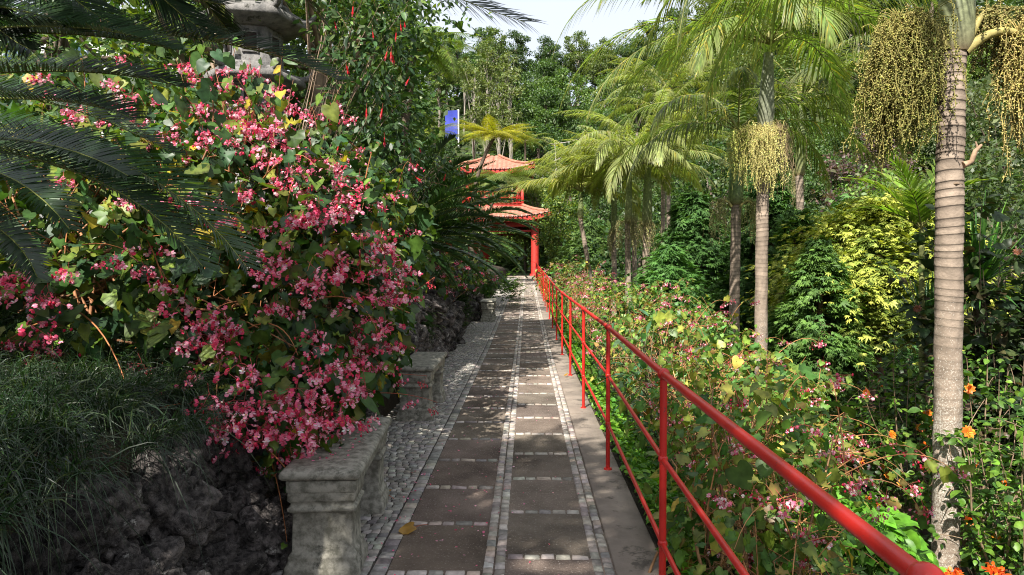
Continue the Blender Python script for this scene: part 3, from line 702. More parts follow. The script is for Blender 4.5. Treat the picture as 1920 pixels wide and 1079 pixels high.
def B(px, py, d, rx, ry, rz): return (P(px, py, d), np.array((rx, ry, rz)))
BL = [B(120, 430, 4.3, .95, .8, .8), B(390, 385, 4.8, .95, .9, .74), B(420, 600, 4.0, .72, .6, .62), B(610, 560, 4.5, .55, .8, .75), B(560, 745, 3.55, .36, .42, .36),
      B(690, 630, 4.9, .27, .6, .42), B(660, 420, 5.3, .52, .8, .52), B(130, 560, 3.7, .7, .45, .35), B(430, 760, 3.35, .26, .3, .26), B(720, 470, 6.0, .42, .8, .5), B(575, 350, 5.8, .6, .8, .42), B(270, 250, 5.6, .85, .8, .5), B(80, 270, 5.6, .9, .9, .7), B(260, 650, 3.8, .5, .4, .3)]
spots = [(395, 120), (430, 140), (465, 130), (405, 160), (470, 185), (500, 190), (520, 200), (450, 200), (490, 225), (525, 240), (510, 260), (540, 265), (565, 290), (500, 290), (545, 310), (520, 330), (480, 240), (460, 260), (575, 330), (555, 350), (600, 350), (640, 365), (625, 400), (655, 380), (600, 420), (570, 400),
         (635, 155), (615, 70), (210, 185), (250, 200), (220, 150), (330, 100), (370, 90), (100, 180), (130, 190), (260, 180), (245, 375), (60, 520), (30, 510), (90, 550), (130, 510), (75, 590), (110, 630), (60, 640), (20, 540), (215, 490), (265, 500), (100, 690), (75, 650),
         (490, 500), (515, 495), (470, 470), (430, 410), (550, 410), (580, 520), (560, 530), (610, 460), (640, 470), (620, 500), (650, 500), (600, 540), (545, 580), (520, 570), (575, 560), (640, 560), (680, 450), (700, 430), (720, 470), (740, 480), (745, 500), (765, 520), (700, 500), (720, 520), (735, 545), (710, 560), (690, 540),
         (690, 590), (720, 600), (740, 640), (700, 640), (670, 650), (650, 680), (700, 680), (730, 690), (680, 710), (640, 700), (610, 730), (640, 740), (600, 690), (570, 660), (590, 620), (660, 620), (425, 610), (440, 640), (450, 680), (410, 650), (430, 580), (380, 600),
         (400, 790), (420, 770), (390, 740), (440, 760), (350, 715), (470, 770), (500, 800), (520, 780), (540, 760), (560, 800), (580, 810), (530, 840), (510, 870), (520, 900), (490, 930), (470, 920), (370, 855), (400, 850), (440, 870), (460, 860), (420, 830), (660, 800), (690, 810), (620, 780), (600, 770), (560, 730), (590, 750),
         (780, 430), (740, 360), (765, 345), (700, 380), (680, 350), (640, 310), (660, 290), (600, 300), (530, 160), (560, 230), (290, 610), (275, 710), (350, 560), (330, 250), (380, 250), (580, 370), (540, 470), (500, 430), (450, 350), (410, 380), (350, 640), (300, 520)]
rj = np.random.default_rng(5)
spots2 = spots + [(a + rj.normal(0, 18), b + rj.normal(0, 18)) for a, b in spots if rj.random() < (.45 if a > 560 else .35)]
GREENS = [(.050, .105, .022), (.035, .080, .026), (.09, .15, .025), (.15, .18, .03), (.045, .09, .045), (.34, .27, .03)]
bg_root = bush('huge begonia bush covered in pink flower clusters, spilling over the nearest bench', BL, [(-2.6, 4.2, 1), (-2.9, 4.8, 1), (-2.2, 4.6, 1), (-3.3, 4.3, 1), (-2.1, 5.4, 1), (-3.6, 5.0, 1)],
     9300, .080, GREENS, [5, 4, 4, 2.6, 3, .5], spots2, FC, nbranch=110, stemcol=(.22, .10, .045), seed=3, br=.010, csc=1.06, arch=55)
gs = Geo(); gl = Geo()
for (a, b, d) in (((430, 330), (400, 120), 4.6), ((480, 330), (470, 190), 4.7), ((520, 350), (525, 230), 4.9), ((350, 300), (330, 110), 4.8), ((450, 300), (440, 140), 4.6), ((540, 360), (560, 285), 5.0), ((240, 280), (225, 160), 4.9), ((500, 330), (505, 180), 4.7), ((480, 340), (490, 110), 5.2), ((540, 340), (550, 150), 5.4), ((420, 330), (450, 60), 5.2), ((510, 340), (530, 90), 5.6), ((460, 330), (415, 200), 4.9), ((560, 350), (585, 200), 5.3), ((300, 280), (255, 190), 4.8), ((380, 300), (375, 95), 4.7), ((600, 380), (640, 160), 5.6)):
    p0, p1 = P(*a, d), P(*b, d); pts = bez(p0, (p0 + p1) / 2 + rng.normal(0, .08, 3), p1, 10); gs = Geo(); tube(gs, pts, np.linspace(.008, .002, 10), 5, (.22, .10, .045)); part('branch', gs, M_STEM, bg_root)
    m = 11; q = pts[rng.integers(3, 10, m)] + rng.normal(0, .07, (m, 3)); gl.inst(LEAF_BEG, q, rot_from(unit(rng.normal(0, .5, (m, 3)) + (0, -.2, -.8)), unit(rng.normal(0, .4, (m, 3)) + (0, -.8, .5))), .085 * np.exp(rng.normal(0, .25, m)), pick(m, GREENS, [5, 4, 4, 2.6, 3, .5], .2))
    for k in range(3):
        o = link('flower_cluster', FC[rng.integers(7)], bg_root, tuple(pts[rng.integers(5, 10)] + rng.normal(0, .05, 3) - np.array(bg_root.location))); o.rotation_euler = (rng.normal(0, .2), rng.normal(0, .2), rng.uniform(0, 6))
part('foliage', gl, M_GLOSS, bg_root)
# long arching sprays reaching past the middle bench
def spray(root, pts, col=(.40, .10, .06), r=.004):
    g = Geo(); tube(g, pts, np.linspace(r, r * .4, len(pts)), 5, col); part('branch', g, M_STEM, root)
for a, m, b, d in (((640, 690), (720, 700), (800, 705), 4.9), ((640, 745), (740, 725), (820, 755), 4.7), ((700, 600), (760, 560), (815, 520), 5.3), ((560, 730), (600, 760), (640, 800), 3.5)):
    pts = bez(P(*a, d), P(*m, d), P(*b, d), 10); spray(bg_root, pts)
    for k in (6, 9): 
        o = link('flower_cluster', (REDC + FC)[k % 8], bg_root, tuple(pts[k] - np.array(bg_root.location))); o.scale = (.7,) * 3

# right-hand begonias, beyond the railing
RG = [(.14, .20, .035), (.09, .17, .03), (.20, .23, .04), (.20, .14, .035), (.06, .14, .03), (.34, .30, .06)]
def rbush(label, px, py, d, rx, ry, rz, n, extra=(), cl=14, seed=0, sz=.052, roots=None, stem=(.24, .13, .06)):
    b = [B(px, py, d, rx, ry, rz)] + [B(*e) for e in extra]
    c = b[0][0]; rt = [(c[0], c[1], 0), (c[0] + .25, c[1] + .3, 0), (c[0] - .15, c[1] - .3, 0)]
    return bush(label, b, rt, n, sz, RG, [4, 5, 2.5, .8, 4, .4], (), FC2, 'pink begonias below the railing', nbranch=60, stemcol=stem, seed=seed, ncl=cl, br=.007, side=(0, -.9, .3), arch=22, csc=.85, thick=(.3, 1.12))
rbush('olive-leaved begonia at the bottom right, between the nearest two red posts', 1410, 880, 3.3, .42, .55, .46, 1500, [(1360, 1010, 3.0, .26, .4, .26), (1450, 980, 3.3, .35, .4, .36)], 14, 11)
rbush('begonia with yellowing leaves and bare stems, directly right of the second red post', 1335, 760, 5.0, .60, .8, .52, 1700, [(1430, 820, 4.6, .4, .5, .4)], 20, 12)
rbush('tall begonia with pink flowers in front of the two slender palm trunks', 1410, 770, 6.6, .6, .7, .46, 1500, [(1470, 800, 6.2, .45, .6, .45)], 16, 13)
rbush('begonia thick with pink flowers right of the third and fourth red posts', 1240, 660, 8.0, .8, 1.1, .56, 2100, [(1320, 650, 8.4, .45, .9, .45)], 34, 14)
rbush('begonia in pink flower near the leaning pale palm trunk', 1160, 590, 11.5, .8, 1.6, .55, 2200, [(1240, 590, 12, .8, 1.2, .5)], 34, 15)
rbush('sunlit pale pink begonia along the middle of the railing', 1085, 565, 16, .6, 2.4, .55, 1300, [(1120, 550, 19, .8, 2, .6)], 40, 16)
rbush('farthest begonia with pale pink flowers near the pavilion end of the railing', 1045, 530, 27, .9, 4, .8, 1200, [(1075, 525, 25, .8, 3, .8)], 50, 17, .09)
# ------------------------------------------------------------------ fallen petals and leaf on the paving
g = Geo(); n = 230
yy = np.concatenate([rng.uniform(2.4, 4.6, 150), rng.uniform(4.6, 8, 80)]); xx = np.where(rng.random(n) < .75, rng.uniform(-.78, -.2, n), rng.uniform(-.2, .4, n)); xx[:50] = rng.uniform(-.78, -.62, 50)
pos = np.stack([xx, yy, np.full(n, .013)], -1)
top = np.stack([rng.uniform(-1.08, -.83, 110), rng.uniform(3.1, 4.0, 110), np.full(110, .505)], -1)
pos = np.vstack([pos, top]); n = len(pos)
D = rand_dirs(n) * (1, 1, .1); Nn = np.array((0, 0, 1.0)) + rng.normal(0, .25, (n, 3))
g.inst(PET, pos, rot_from(unit(D), unit(Nn)), rng.uniform(.008, .016, n), pick(n, PINKS, [1] * 6, .2))
link('fallen_petals', g.mesh('fallen_petals', M_PETAL), kind='stuff')
def fallen(px, py, label, rz, s, z=.012, name='fallen_leaf'):
    d = 1792.0 / (py - 500); p = P(px, py, d); g = Geo()
    V = LEAF_BEG[0] * (1, 1, 1.0) * s; V[:, 2] = .012 * np.sin(V[:, 0] * 60) + .01 * np.cos(V[:, 1] * 50) + .012
    g.add(V, LEAF_BEG[1], (.42, .23, .035)); tube(g, [(0, 0, .01), (.0, -.04, .015), (.01, -.09, .006)], .0018, 5, (.4, .1, .05))
    link(name, g.mesh(name, M_LEAF), None, (p[0], p[1], z + .0), label, 'leaf', rz=rz)
fallen(775, 1005, 'curled yellow-brown fallen leaf on the paving in front of the nearest bench', 2.2, .085)
fallen(725, 940, 'small yellow fallen leaf lying against the foot of the nearest bench', .6, .06)
fallen(1063, 710, 'small brown fallen leaf on the concrete kerb by the railing', 1.0, .05, .024)

# ------------------------------------------------------------------ grass on the left bank
def grass_patch(n, pos, L, name='mondo_grass', cols=((.022, .052, .018), (.013, .034, .012), (.050, .078, .028), (.035, .050, .034)), lab=None, w=.0024, lean=(.3, -.35, 0)):
    D = unit(np.array((0, 0, 1.0)) + rng.normal(0, .42, (n, 3)) + np.array(lean)); g = Geo()
    strips(g, pos, D, L * np.exp(rng.normal(0, .25, n)), w, rand_dirs(n), rng.uniform(.35, 1.0, n), 5, pick(n, cols, [4, 4, 2, 2], .25))
    link(name, g.mesh(name, M_GRASS), kind='stuff')
n = 24000
tc_ = np.stack([rng.uniform(-3.1, -1.38, 420), rng.uniform(1.15, 4.0, 420)], -1); i = rng.integers(0, 420, n)
xy = tc_[i] + rng.normal(0, .035, (n, 2)); z = gz(xy[:, 0], xy[:, 1]) + .07 + .10 * sstep(1.7, 1.4, -xy[:, 0])
z = np.where(xy[:, 0] > -1.7, np.maximum(z, .74), z)
grass_patch(n, np.c_[xy, z], .30, lean=(.55, -.45, -.15))

# ------------------------------------------------------------------ ground cover along the right of the kerb, and on the slope
def cover(name, n, xs, ys, sz, cols, p, hgt=.08, tmpl=LEAF_WIDE, mat=None, spread=.5):
    x = rng.uniform(*xs, n) if np.isscalar(xs[0]) else xs(n); y = ys[0] + (ys[1] - ys[0]) * rng.random(n) ** 1.5
    z = gz(x, y) + rng.uniform(.0, hgt, n) + .03
    D = unit(rng.normal(0, 1, (n, 3)) * (1, 1, .4)); Nn = unit(np.array((0, 0, 1.2)) + rng.normal(0, spread, (n, 3)))
    g = Geo(); g.inst(tmpl, np.c_[x, y, z], rot_from(D, Nn), sz * np.exp(rng.normal(0, .25, n)), pick(n, cols, p, .2)); link(name, g.mesh(name, mat or M_GLOSS), kind='stuff')
cover('ground_cover', 9000, (.665, .98), (1.6, 12), .045, [(.10, .24, .02), (.06, .17, .02), (.16, .30, .03)], [3, 3, 2], .09)
cover('ground_cover', 4500, (.67, 1.15), (12, 40), .09, [(.10, .22, .02), (.06, .15, .02), (.2, .28, .03)], [3, 3, 2], .16)
cover('ground_cover', 26000, (.9, 9.0), (2.0, 26), .085, [(.03, .07, .015), (.05, .11, .02), (.025, .05, .02), (.08, .13, .02)], [4, 3, 3, 1], .22, LEAF)
cover('ground_cover', 12000, (-9, -1.75), (4.5, 40), .12, [(.03, .07, .015), (.05, .11, .02), (.025, .05, .02), (.08, .13, .02)], [4, 3, 3, 1], .5, LEAF)
cover('hill_undergrowth', 26000, (-22, 78), (57, 125), .75, [(.04, .08, .02), (.07, .12, .03), (.03, .055, .02)], [3, 3, 2], 1.6, LEAF, M_LEAF, .9)
cover('ground_cover', 22000, (4, 40), (16, 60), .3, [(.04, .085, .015), (.06, .12, .02), (.03, .055, .02), (.10, .15, .03)], [4, 3, 3, 1], .8, LEAF)

# ------------------------------------------------------------------ plants of strap or broad leaves
def rosette(name, loc, label, cat, group, n, L, w, cols, el=(20, 80), grav=(.3, .8), mat=None, rows=5, fl=None, seed=0):
    r = np.random.default_rng(seed + 100); o = thing(name, loc, label, cat, group); az = r.uniform(0, 6.28, n); e = np.radians(r.uniform(*el, n))
    D = np.stack([np.cos(e) * np.cos(az), np.cos(e) * np.sin(az), np.sin(e)], -1); Sd = np.stack([-np.sin(az), np.cos(az), np.zeros(n)], -1)
    g = Geo(); strips(g, np.tile(np.array(loc, float), (n, 1)) + r.normal(0, .03, (n, 3)) * (1, 1, 0), D, L * np.exp(r.normal(0, .18, n)), w, Sd, r.uniform(*grav, n), rows, pick(n, cols, [1] * len(cols), .2, .06, r))
    part('leaves', g, mat or M_GLOSS, o)
    if fl:
        for k in range(fl[0]):
            a = r.uniform(0, 6.28); h = L * r.uniform(.75, 1.0); tip = np.array(loc) + (math.cos(a) * h * .4, math.sin(a) * h * .4, h)
            g = Geo(); tube(g, bez(loc, (np.array(loc) + tip) / 2 + (0, 0, .05), tip, 6), .006, 5, (.1, .16, .04), 1)
            m = 16; d = unit(r.normal(0, 1, (m, 3)) + (0, 0, .5)); g.inst(LEAF_WIDE, tip + d * .015, rot_from(d, unit(np.cross(d, r.normal(size=(m, 3))))), fl[2], pick(m, fl[1], [1] * len(fl[1]), .15, .05, r))
            for q in range(6): dd = d[q]; g.inst(LEAF_WIDE, [tip + dd * .04 + r.normal(0, .012, 3) for _ in range(5)], rot_from(unit(r.normal(size=(5, 3)) + dd), unit(r.normal(size=(5, 3)))), fl[2] * .8, pick(5, fl[1], [1] * len(fl[1]), .15, .05, r))
            part('flower_head', g, [M_PETAL, M_STEM], o)
    return o
def gp(px, d, dz=0.): 
    x = (P(px, 500, d))[0]; return (x, d, float(gz(x, d)) + dz)
ORG = [(.80, .16, .02), (.85, .24, .03), (.70, .09, .02)]
CLV = [(.03, .08, .015), (.05, .12, .02)]
for k, (px, d, nf, lab) in enumerate(((1850, 4.6, 4, 'clivia clump with orange heads at the bottom right, beside the thick palm trunk'), (1715, 5.6, 4, 'clivia clump with orange heads just left of the thick palm trunk'), (1905, 5.2, 3, 'orange clivia clump cut by the right edge of the photo'),
      (1600, 12.5, 5, 'distant clivia clump in front of the rough conifer trunk'), (1655, 11.5, 5, 'orange clivia clump just right of the rough conifer trunk'), (1560, 13.5, 4, 'orange clivia clump behind the round clipped shrubs'), (1675, 6.6, 3, 'clivia with red-orange heads left of the thick palm, farther back'), (1830, 6.4, 3, 'clivia with orange heads beneath the open hibiscus'))):
    rosette('clivia_plant', gp(px, d), lab, 'flowering plant', 'orange clivias on the lower slope', 30, .5, .020, CLV, (25, 85), (.3, .9), fl=(nf + 2, ORG, .042 if d < 8 else .05), seed=k)
for k, (px, d, L, lab) in enumerate(((1560, 5.2, .42, 'bright green broad-leaved plant under the handrail, left of the thick palm'), (1630, 4.9, .40, 'broad-leaved lime plant nearest the bottom of the thick palm'), (1610, 5.9, .42, 'bright green broad-leaved plant at the back of its patch'), (1530, 5.7, .38, 'broad-leaved green plant beside the pale pink begonia sprays'), (1670, 5.4, .34, 'low broad-leaved plant at the foot of the orange clivias'))):
    l = gp(px, d, .0); o = thing('hosta_plant', l, lab, 'leafy plant', 'bright green leafy plants on the slope')
    r = np.random.default_rng(k); n = 200; az = r.uniform(0, 6.28, n); rr = L * np.sqrt(r.random(n)); p_ = np.stack([l[0] + rr * np.cos(az), l[1] + rr * np.sin(az), l[2] + .12 + .42 * (1 - (rr / L) ** 2) + r.normal(0, .04, n)], -1)
    D = np.stack([np.cos(az), np.sin(az), np.full(n, -.15)], -1) + r.normal(0, .3, (n, 3)); Nn = np.array((0, 0, 1.)) + r.normal(0, .35, (n, 3))
    g = Geo(); g.inst(LEAF_WIDE, p_, rot_from(unit(D), unit(Nn)), .105 * np.exp(r.normal(0, .2, n)), pick(n, [(.10, .26, .02), (.14, .32, .03), (.07, .18, .02)], [3, 2, 2], .15, .04, r)); part('leaves', g, M_GLOSS, o)
    g = Geo()
    for q in range(0, n, 4): tube(g, [np.array(l) + r.normal(0, .03, 3) * (1, 1, 0), (np.array(l) + p_[q]) / 2 + (0, 0, .05), p_[q]], .004, 4, (.1, .2, .03))
    part('stalks', g, M_STEM, o)
for k, (px, d, lab) in enumerate(((1560, 8.6, 'blue-green fern on the dark slope below the clipped shrubs'), (1700, 9.0, 'dark fern left of the thick palm trunk'))):
    pass
yv = gp(1836, 9.2); rosette('yucca_plant', (yv[0], yv[1], 1.4 + (500 - 530) * 9.2 / 1280), 'spiky green yucca behind the right side of the thick palm trunk', 'plant', None, 170, 1.0, .022, [(.05, .13, .03), (.10, .22, .04)], (-30, 88), (.0, .12), M_CYCAD, 3)
g = Geo(); yo = [o for o in COL.objects if o.name.startswith('yucca_plant')][0]; tube(g, [(yv[0], yv[1], yv[2]), (yv[0] + .03, yv[1], yo.location[2])], [.11, .08], 10, (.12, .09, .06)); part('trunk', g, M_BARK, yo)
yv = gp(1745, 10.5); rosette('yucca_plant', (yv[0], yv[1], 1.4 + (500 - 610) * 10.5 / 1280), 'dark spiky yucca on the left side of the thick palm trunk', 'plant', None, 120, .85, .02, [(.03, .08, .03), (.05, .12, .04)], (-30, 88), (.0, .12), M_CYCAD, 3)
g = Geo(); yo = [o for o in COL.objects if o.name == 'yucca_plant.001'][0]; tube(g, [(yv[0], yv[1], yv[2]), (yv[0] + .03, yv[1], yo.location[2])], [.11, .08], 10, (.12, .09, .06)); part('trunk', g, M_BARK, yo)

# clipped round shrubs
for k, (px, py, d, rr, lab) in enumerate(((1522, 772, 12.0, .36, 'small round clipped shrub, the farther of the two'), (1582, 835, 10.0, .37, 'round clipped shrub tinged yellow, the nearer of the two'), (1560, 700, 15, .5, 'green dome shrub in shade below the conifers'))):
    c = P(px, py, d); o = thing('clipped_shrub', (c[0], c[1], float(gz(c[0], c[1]))), lab, 'shrub', 'round clipped shrubs')
    r = np.random.default_rng(k); n = 7000; dd = unit(r.normal(size=(n, 3))); p_ = c + dd * rr * (1 + .06 * np.sin(dd[:, :1] * 7) + r.normal(0, .03, (n, 1))) * (1, 1, .9)
    g = Geo(); g.inst(LEAF_SMALL, p_, rot_from(unit(dd + r.normal(0, .5, (n, 3))), unit(dd + r.normal(0, .6, (n, 3)))), .035, pick(n, [(.06, .11, .015), (.10, .14, .02), (.035, .07, .012)], [3, 2, 3], .2, .05, r)); part('foliage', g, M_LEAF, o)
    g = Geo(); tube(g, [(c[0], c[1], float(gz(c[0], c[1])) - .05), tuple(c)], .05, 8, (.1, .07, .05)); part('trunk', g, M_BARK, o)

# hibiscus and other open shrubs on the right
def open_shrub(label, px, d, top, rx, n, sz, cols, p, flower=None, nf=0, seed=0, name='hibiscus_shrub', stem=(.20, .14, .09), nb=20, tm=LEAF_WIDE, tuft=10, mat=None, group=None):
    r = np.random.default_rng(seed + 50); b = np.array(gp(px, d)); o = thing(name, tuple(b), label, 'shrub', group)
    H = top - b[2]; g = Geo(); gs = Geo(); ends = []
    for k in range(nb):
        a = r.uniform(0, 6.28); q = r.uniform(.15, 1) ** .6; e = b + np.array((math.cos(a) * rx * q, math.sin(a) * rx * q * .8, H * r.uniform(.45, 1) * (1.1 - .25 * q)))
        m = b * .5 + e * .5 + r.normal(0, .08, 3) + np.array((0, 0, -.05 * H)); pts = bez(b, m, e, 9); pts[1:-1] += r.normal(0, .012, (7, 3)); tube(gs, pts, .016 * np.linspace(1, .28, 9) * r.uniform(.6, 1.1), 6, stem); ends += [pts[i] for i in (5, 6, 7, 8)]
        for j in range(5):
            i0 = r.integers(3, 9); t = pts[i0] + r.normal(0, .15, 3) * (1, 1, .9) + (0, 0, .06); tube(gs, bez(pts[i0], (pts[i0] + t) / 2 + (0, 0, .03), t, 4), .0035, 4, stem); ends.append(t)
    ends = np.array(ends); i = r.integers(0, len(ends), n); d_ = unit(r.normal(0, 1, (n, 3)) + (0, 0, .25)); p_ = ends[i] + d_ * r.uniform(.01, .09, (n, 1)) * (sz / .06)
    D = unit(d_ * (1, 1, .6) + (0, 0, -.1)); Nn = unit(np.array((0, 0, 1.)) + r.normal(0, .5, (n, 3)))
    g.inst(tm, p_, rot_from(D, Nn), sz * np.exp(r.normal(0, .28, n)), pick(n, cols, p, .2, .06, r)); part('foliage', g, mat or M_GLOSS, o); part('branches', gs, M_STEM, o)
    if nf:
        for q in r.choice(len(ends), nf, replace=False):
            if ends[q][1] > b[1] + .3 * rx: pass
            g = Geo(); m = 9; f = unit(np.array((r.normal(0, .5), -1, r.normal(.3, .4)))[None])[0]; u = unit(np.cross(f, (0, 0, 1))[None])[0]; v = np.cross(u, f); an = np.arange(m) * 2 * np.pi / m
            dd = unit(np.cos(an)[:, None] * u + np.sin(an)[:, None] * v + f * .5); c0 = ends[q] + f * .05
            g.inst(LEAF_WIDE, np.tile(c0, (m, 1)), rot_from(dd, unit(np.tile(f, (m, 1)) + r.normal(0, .2, (m, 3)))), .055, pick(m, flower, [1] * len(flower), .12, .04, r)); tube(g, [c0, c0 + f * .04], .003, 4, (.8, .4, .05)); part('flower', g, M_PETAL, o)
    return o
HG = [(.07, .15, .02), (.045, .10, .02), (.13, .24, .03), (.025, .06, .015)]
ORF = [(.85, .27, .02), (.82, .18, .02), (.88, .38, .03)]
open_shrub('open hibiscus shrub with orange flowers, just right of the thick palm trunk', 1850, 6.8, .65, .85, 2300, .058, HG, [3, 3, 2, 1], ORF, 9, 1, nb=26)
open_shrub('hibiscus shrub with yellow-orange flowers, left of the thick palm trunk', 1720, 8.2, .35, .95, 2400, .058, HG, [3, 3, 2.5, 1], ORF, 13, 2, nb=26)
open_shrub('lime-green hibiscus shrub at the right edge of the photo', 1930, 5.6, .6, .6, 1500, .06, HG, [3, 2, 3, 1], ORF, 4, 3, nb=18)
open_shrub('sparse green shrub between the clipped shrubs and the thick palm', 1660, 9.6, .05, .7, 1500, .05, HG, [2, 3, 2, 2], ORF, 6, 4, nb=18)
o = open_shrub('dark large-leaved shrub with brown seed heads at the right edge, behind the thick palm', 1890, 9.0, 2.65, 1.35, 5200, .115, [(.028, .05, .018), (.045, .07, .022), (.07, .06, .03), (.02, .04, .016)], [4, 3, 1.4, 3], [(.22, .09, .05), (.28, .12, .06)], 40, 5, 'large_leaved_shrub', (.12, .09, .06), 46)
open_shrub('dark large-leaved shrub filling the shade low on the right edge', 1900, 8.4, .9, 1.2, 2600, .10, [(.025, .045, .018), (.04, .06, .022), (.09, .06, .035), (.02, .04, .016)], [4, 3, 1.4, 3], None, 0, 6, 'large_leaved_shrub', (.12, .09, .06), 30)
open_shrub('green arching shrub with long bluish leaves behind the second red post', 1235, 6.0, .75, .35, 160, .13, [(.05, .13, .06), (.06, .11, .05)], [1, 1], None, 0, 7, 'oleander_shrub', (.12, .12, .06), 9, LEAF_LONG)

# ------------------------------------------------------------------ trees
def crown_points(n, clumps, rad, r, per=None):
    i = r.integers(0, len(clumps), n); d = unit(r.normal(size=(n, 3))); k = r.random((n, 1)) ** .45
    return clumps[i] + d * k * rad[i][:, None] * (1.15, 1.15, .75), d
def tree(label, base, H, cr, cb, tr, n, sz, cols, p, name='broadleaf_tree', cat='tree', group=None, ncl=40, crad=.35, seed=0, lean=(0, 0), bark=(.13, .10, .075), tmpl=LEAF_SMALL, mat=None, local=False, limbs=14, flat=1.0, shell=.35):
    """H height, cr crown radius (x=y), cb crown base height, tr trunk radius"""
    r = np.random.default_rng(seed + 900); base = np.array(base, float); o = thing(name, tuple(base), label, cat, group)
    cz = (H + cb) / 2; hz = (H - cb) / 2; top = base + np.array((lean[0], lean[1], 0))
    d = unit(r.normal(size=(ncl, 3))); k = r.uniform(shell, 1, (ncl, 1)) ** .6
    cl = top + (0, 0, cz) + d * k * (cr, cr, hz) * (1, 1, flat); cl[:, :2] += r.normal(0, .08 * cr, (ncl, 2)); rd = cr * crad * r.uniform(.55, 1.3, ncl)
    pp, dd = crown_points(n, cl, rd, r); D = unit(dd * .6 + r.normal(0, .6, (n, 3)) + (0, 0, -.15)); Nn = unit(dd * .5 + np.array((0, 0, .7)) + r.normal(0, .5, (n, 3)))
    cc = pick(n, cols, p, .18, .05, r)
    g = Geo(); g.inst(tmpl, pp, rot_from(D, Nn), sz * np.exp(r.normal(0, .25, n)), cc); part('crown', g, mat or M_LEAF, o)
    g = Geo(); tp = top + (0, 0, cb + (H - cb) * .6); m = 14; pts = bez(base - (0, 0, .3), base * .5 + tp * .5 + (r.normal(0, tr), r.normal(0, tr), 0), tp, m); pts[1:-1] += r.normal(0, tr * .18, (m - 2, 3))
    tube(g, pts, tr * np.linspace(1.15, .3, m) , 12, bark)
    for j in range(limbs):
        i0 = r.integers(m // 2 - 1, m - 1); e = cl[r.integers(ncl)]; tube(g, bez(pts[i0], (pts[i0] + e) / 2 + (0, 0, -.05 * H), e, 7), tr * np.linspace(.45, .08, 7), 6, bark)
    part('trunk', g, M_BARK, o); return o
_V = []; _F = []
for k, (a, L) in enumerate(((-1.05, .55), (-.5, .85), (0, 1.1), (.5, .85), (1.05, .55))):      # flat spray of scale-leaved twigs
    dx, dy = math.sin(a), math.cos(a); w_ = .11
    for t, ww in ((0, 0), (.5, 1)): pass
    _V += [(0, .02, 0), (dx * .5 * L + dy * w_, dy * .5 * L - dx * w_, -.06 * L), (dx * L, dy * L, -.30 * L * L), (dx * .5 * L - dy * w_, dy * .5 * L + dx * w_, -.06 * L)]
    _F.append((4 * k, 4 * k + 1, 4 * k + 2, 4 * k + 3))
SPRAY = (np.array(_V), np.array(_F))
def conifer(label, base, H, cr, cb, tr, nbr, sz, cols, p, seed=0, group=None, name='conifer_tree', pw=.75, per=95, droop=.25, bark=(.14, .085, .055), tips=None, vis=None):
    sz = sz * .48; r = np.random.default_rng(seed + 700); base = np.array(base, float); o = thing(name, tuple(base), label, 'tree', group)
    g = Geo(); gt = Geo(); m = 12; tube(gt, [base + (math.sin(k) * tr * .4, math.cos(k * 1.3) * tr * .3, H * k / (m - 1) - .1) for k in range(m)], tr * np.linspace(1.15, .15, m), 12, bark)
    az = r.uniform(0, 6.28, nbr); hh = cb + (H - cb) * r.random(nbr) ** 1.05; u = (hh - cb) / (H - cb)
    Lb = cr * (np.clip(1 - u, .02, 1) ** pw) * r.uniform(.65, 1.12, nbr) * np.clip(.55 + u * 4, 0, 1)
    for k in range(nbr):
        el = r.normal(.15, .18); pts = arc(base + (0, 0, hh[k]), az[k], el, Lb[k], droop + r.normal(0, .1) + .4, 7)
        if k % 2 == 0: tube(gt, pts, tr * .16 * np.linspace(1, .2, 7), 4, bark)
        s = r.uniform(.38, 1.0, per) ** .7; fi = s * 5.99; i0 = fi.astype(int); f = (fi - i0)[:, None]; q = pts[i0] * (1 - f) + pts[i0 + 1] * f
        T = unit(pts[-1] - pts[0]); Sd = np.array((-T[1], T[0], 0)); sg = r.choice([-1, 1], per)[:, None]
        D = unit(T + sg * Sd * r.uniform(.1, 1.1, (per, 1)) + (0, 0, -.15) + r.normal(0, .22, (per, 3))); Nn = unit(np.array((0, 0, 1.)) + T * .25 + r.normal(0, .35, (per, 3)))
        tuft = r.normal(0, 1, (12, 3)) * Lb[k] * .10; q = q + D * sz * .3 + tuft[r.integers(0, 12, per)] + r.normal(0, sz * .55, (per, 3))
        cc = pick(per, cols, p, .15, .04, r) * math.exp(r.normal(0, .15)); 
        if tips is not None: w_ = np.clip((s - .55) * 2.2, 0, 1)[:, None] * r.uniform(.3, 1, (per, 1)); cc = cc * (1 - w_) + np.array(tips) * w_
        g.inst(SPRAY, q, rot_from(D, Nn), sz * np.exp(r.normal(0, .25, per)), cc)
    part('crown', g, M_CONIFER, o); part('trunk', gt, M_BARK, o); return o
DG = [(.035, .09, .022), (.06, .145, .032), (.10, .20, .04)]
YG = [(.20, .29, .045), (.30, .36, .06), (.12, .21, .035)]
def cbase(px, d): return gp(px, d)
def top_z(py, d): return 1.4 + (500 - py) * d / 1280
def con(label, px, d, topy, cr, cbpy, tr, nbr, sz, cols, p, **k):
    b = gp(px, d); conifer(label, b, top_z(topy, d) - b[2], cr, top_z(cbpy, d) - b[2], tr, nbr, sz, cols, p, **k)
con('yellow-green cypress with golden branch tips, left of the thick palm trunk', 1648, 14.2, 378, 2.45, 590, .13, 300, .23, YG, [3, 2, 3], seed=1, tips=(.50, .50, .09), droop=.1, pw=.5)
con('green cypress whose bare rough trunk stands among the orange clivias', 1637, 13.2, 450, 1.15, 650, .095, 120, .21, [(.08, .15, .025), (.14, .20, .03), (.04, .09, .02)], [3, 2, 2], seed=2, tips=(.22, .26, .03))
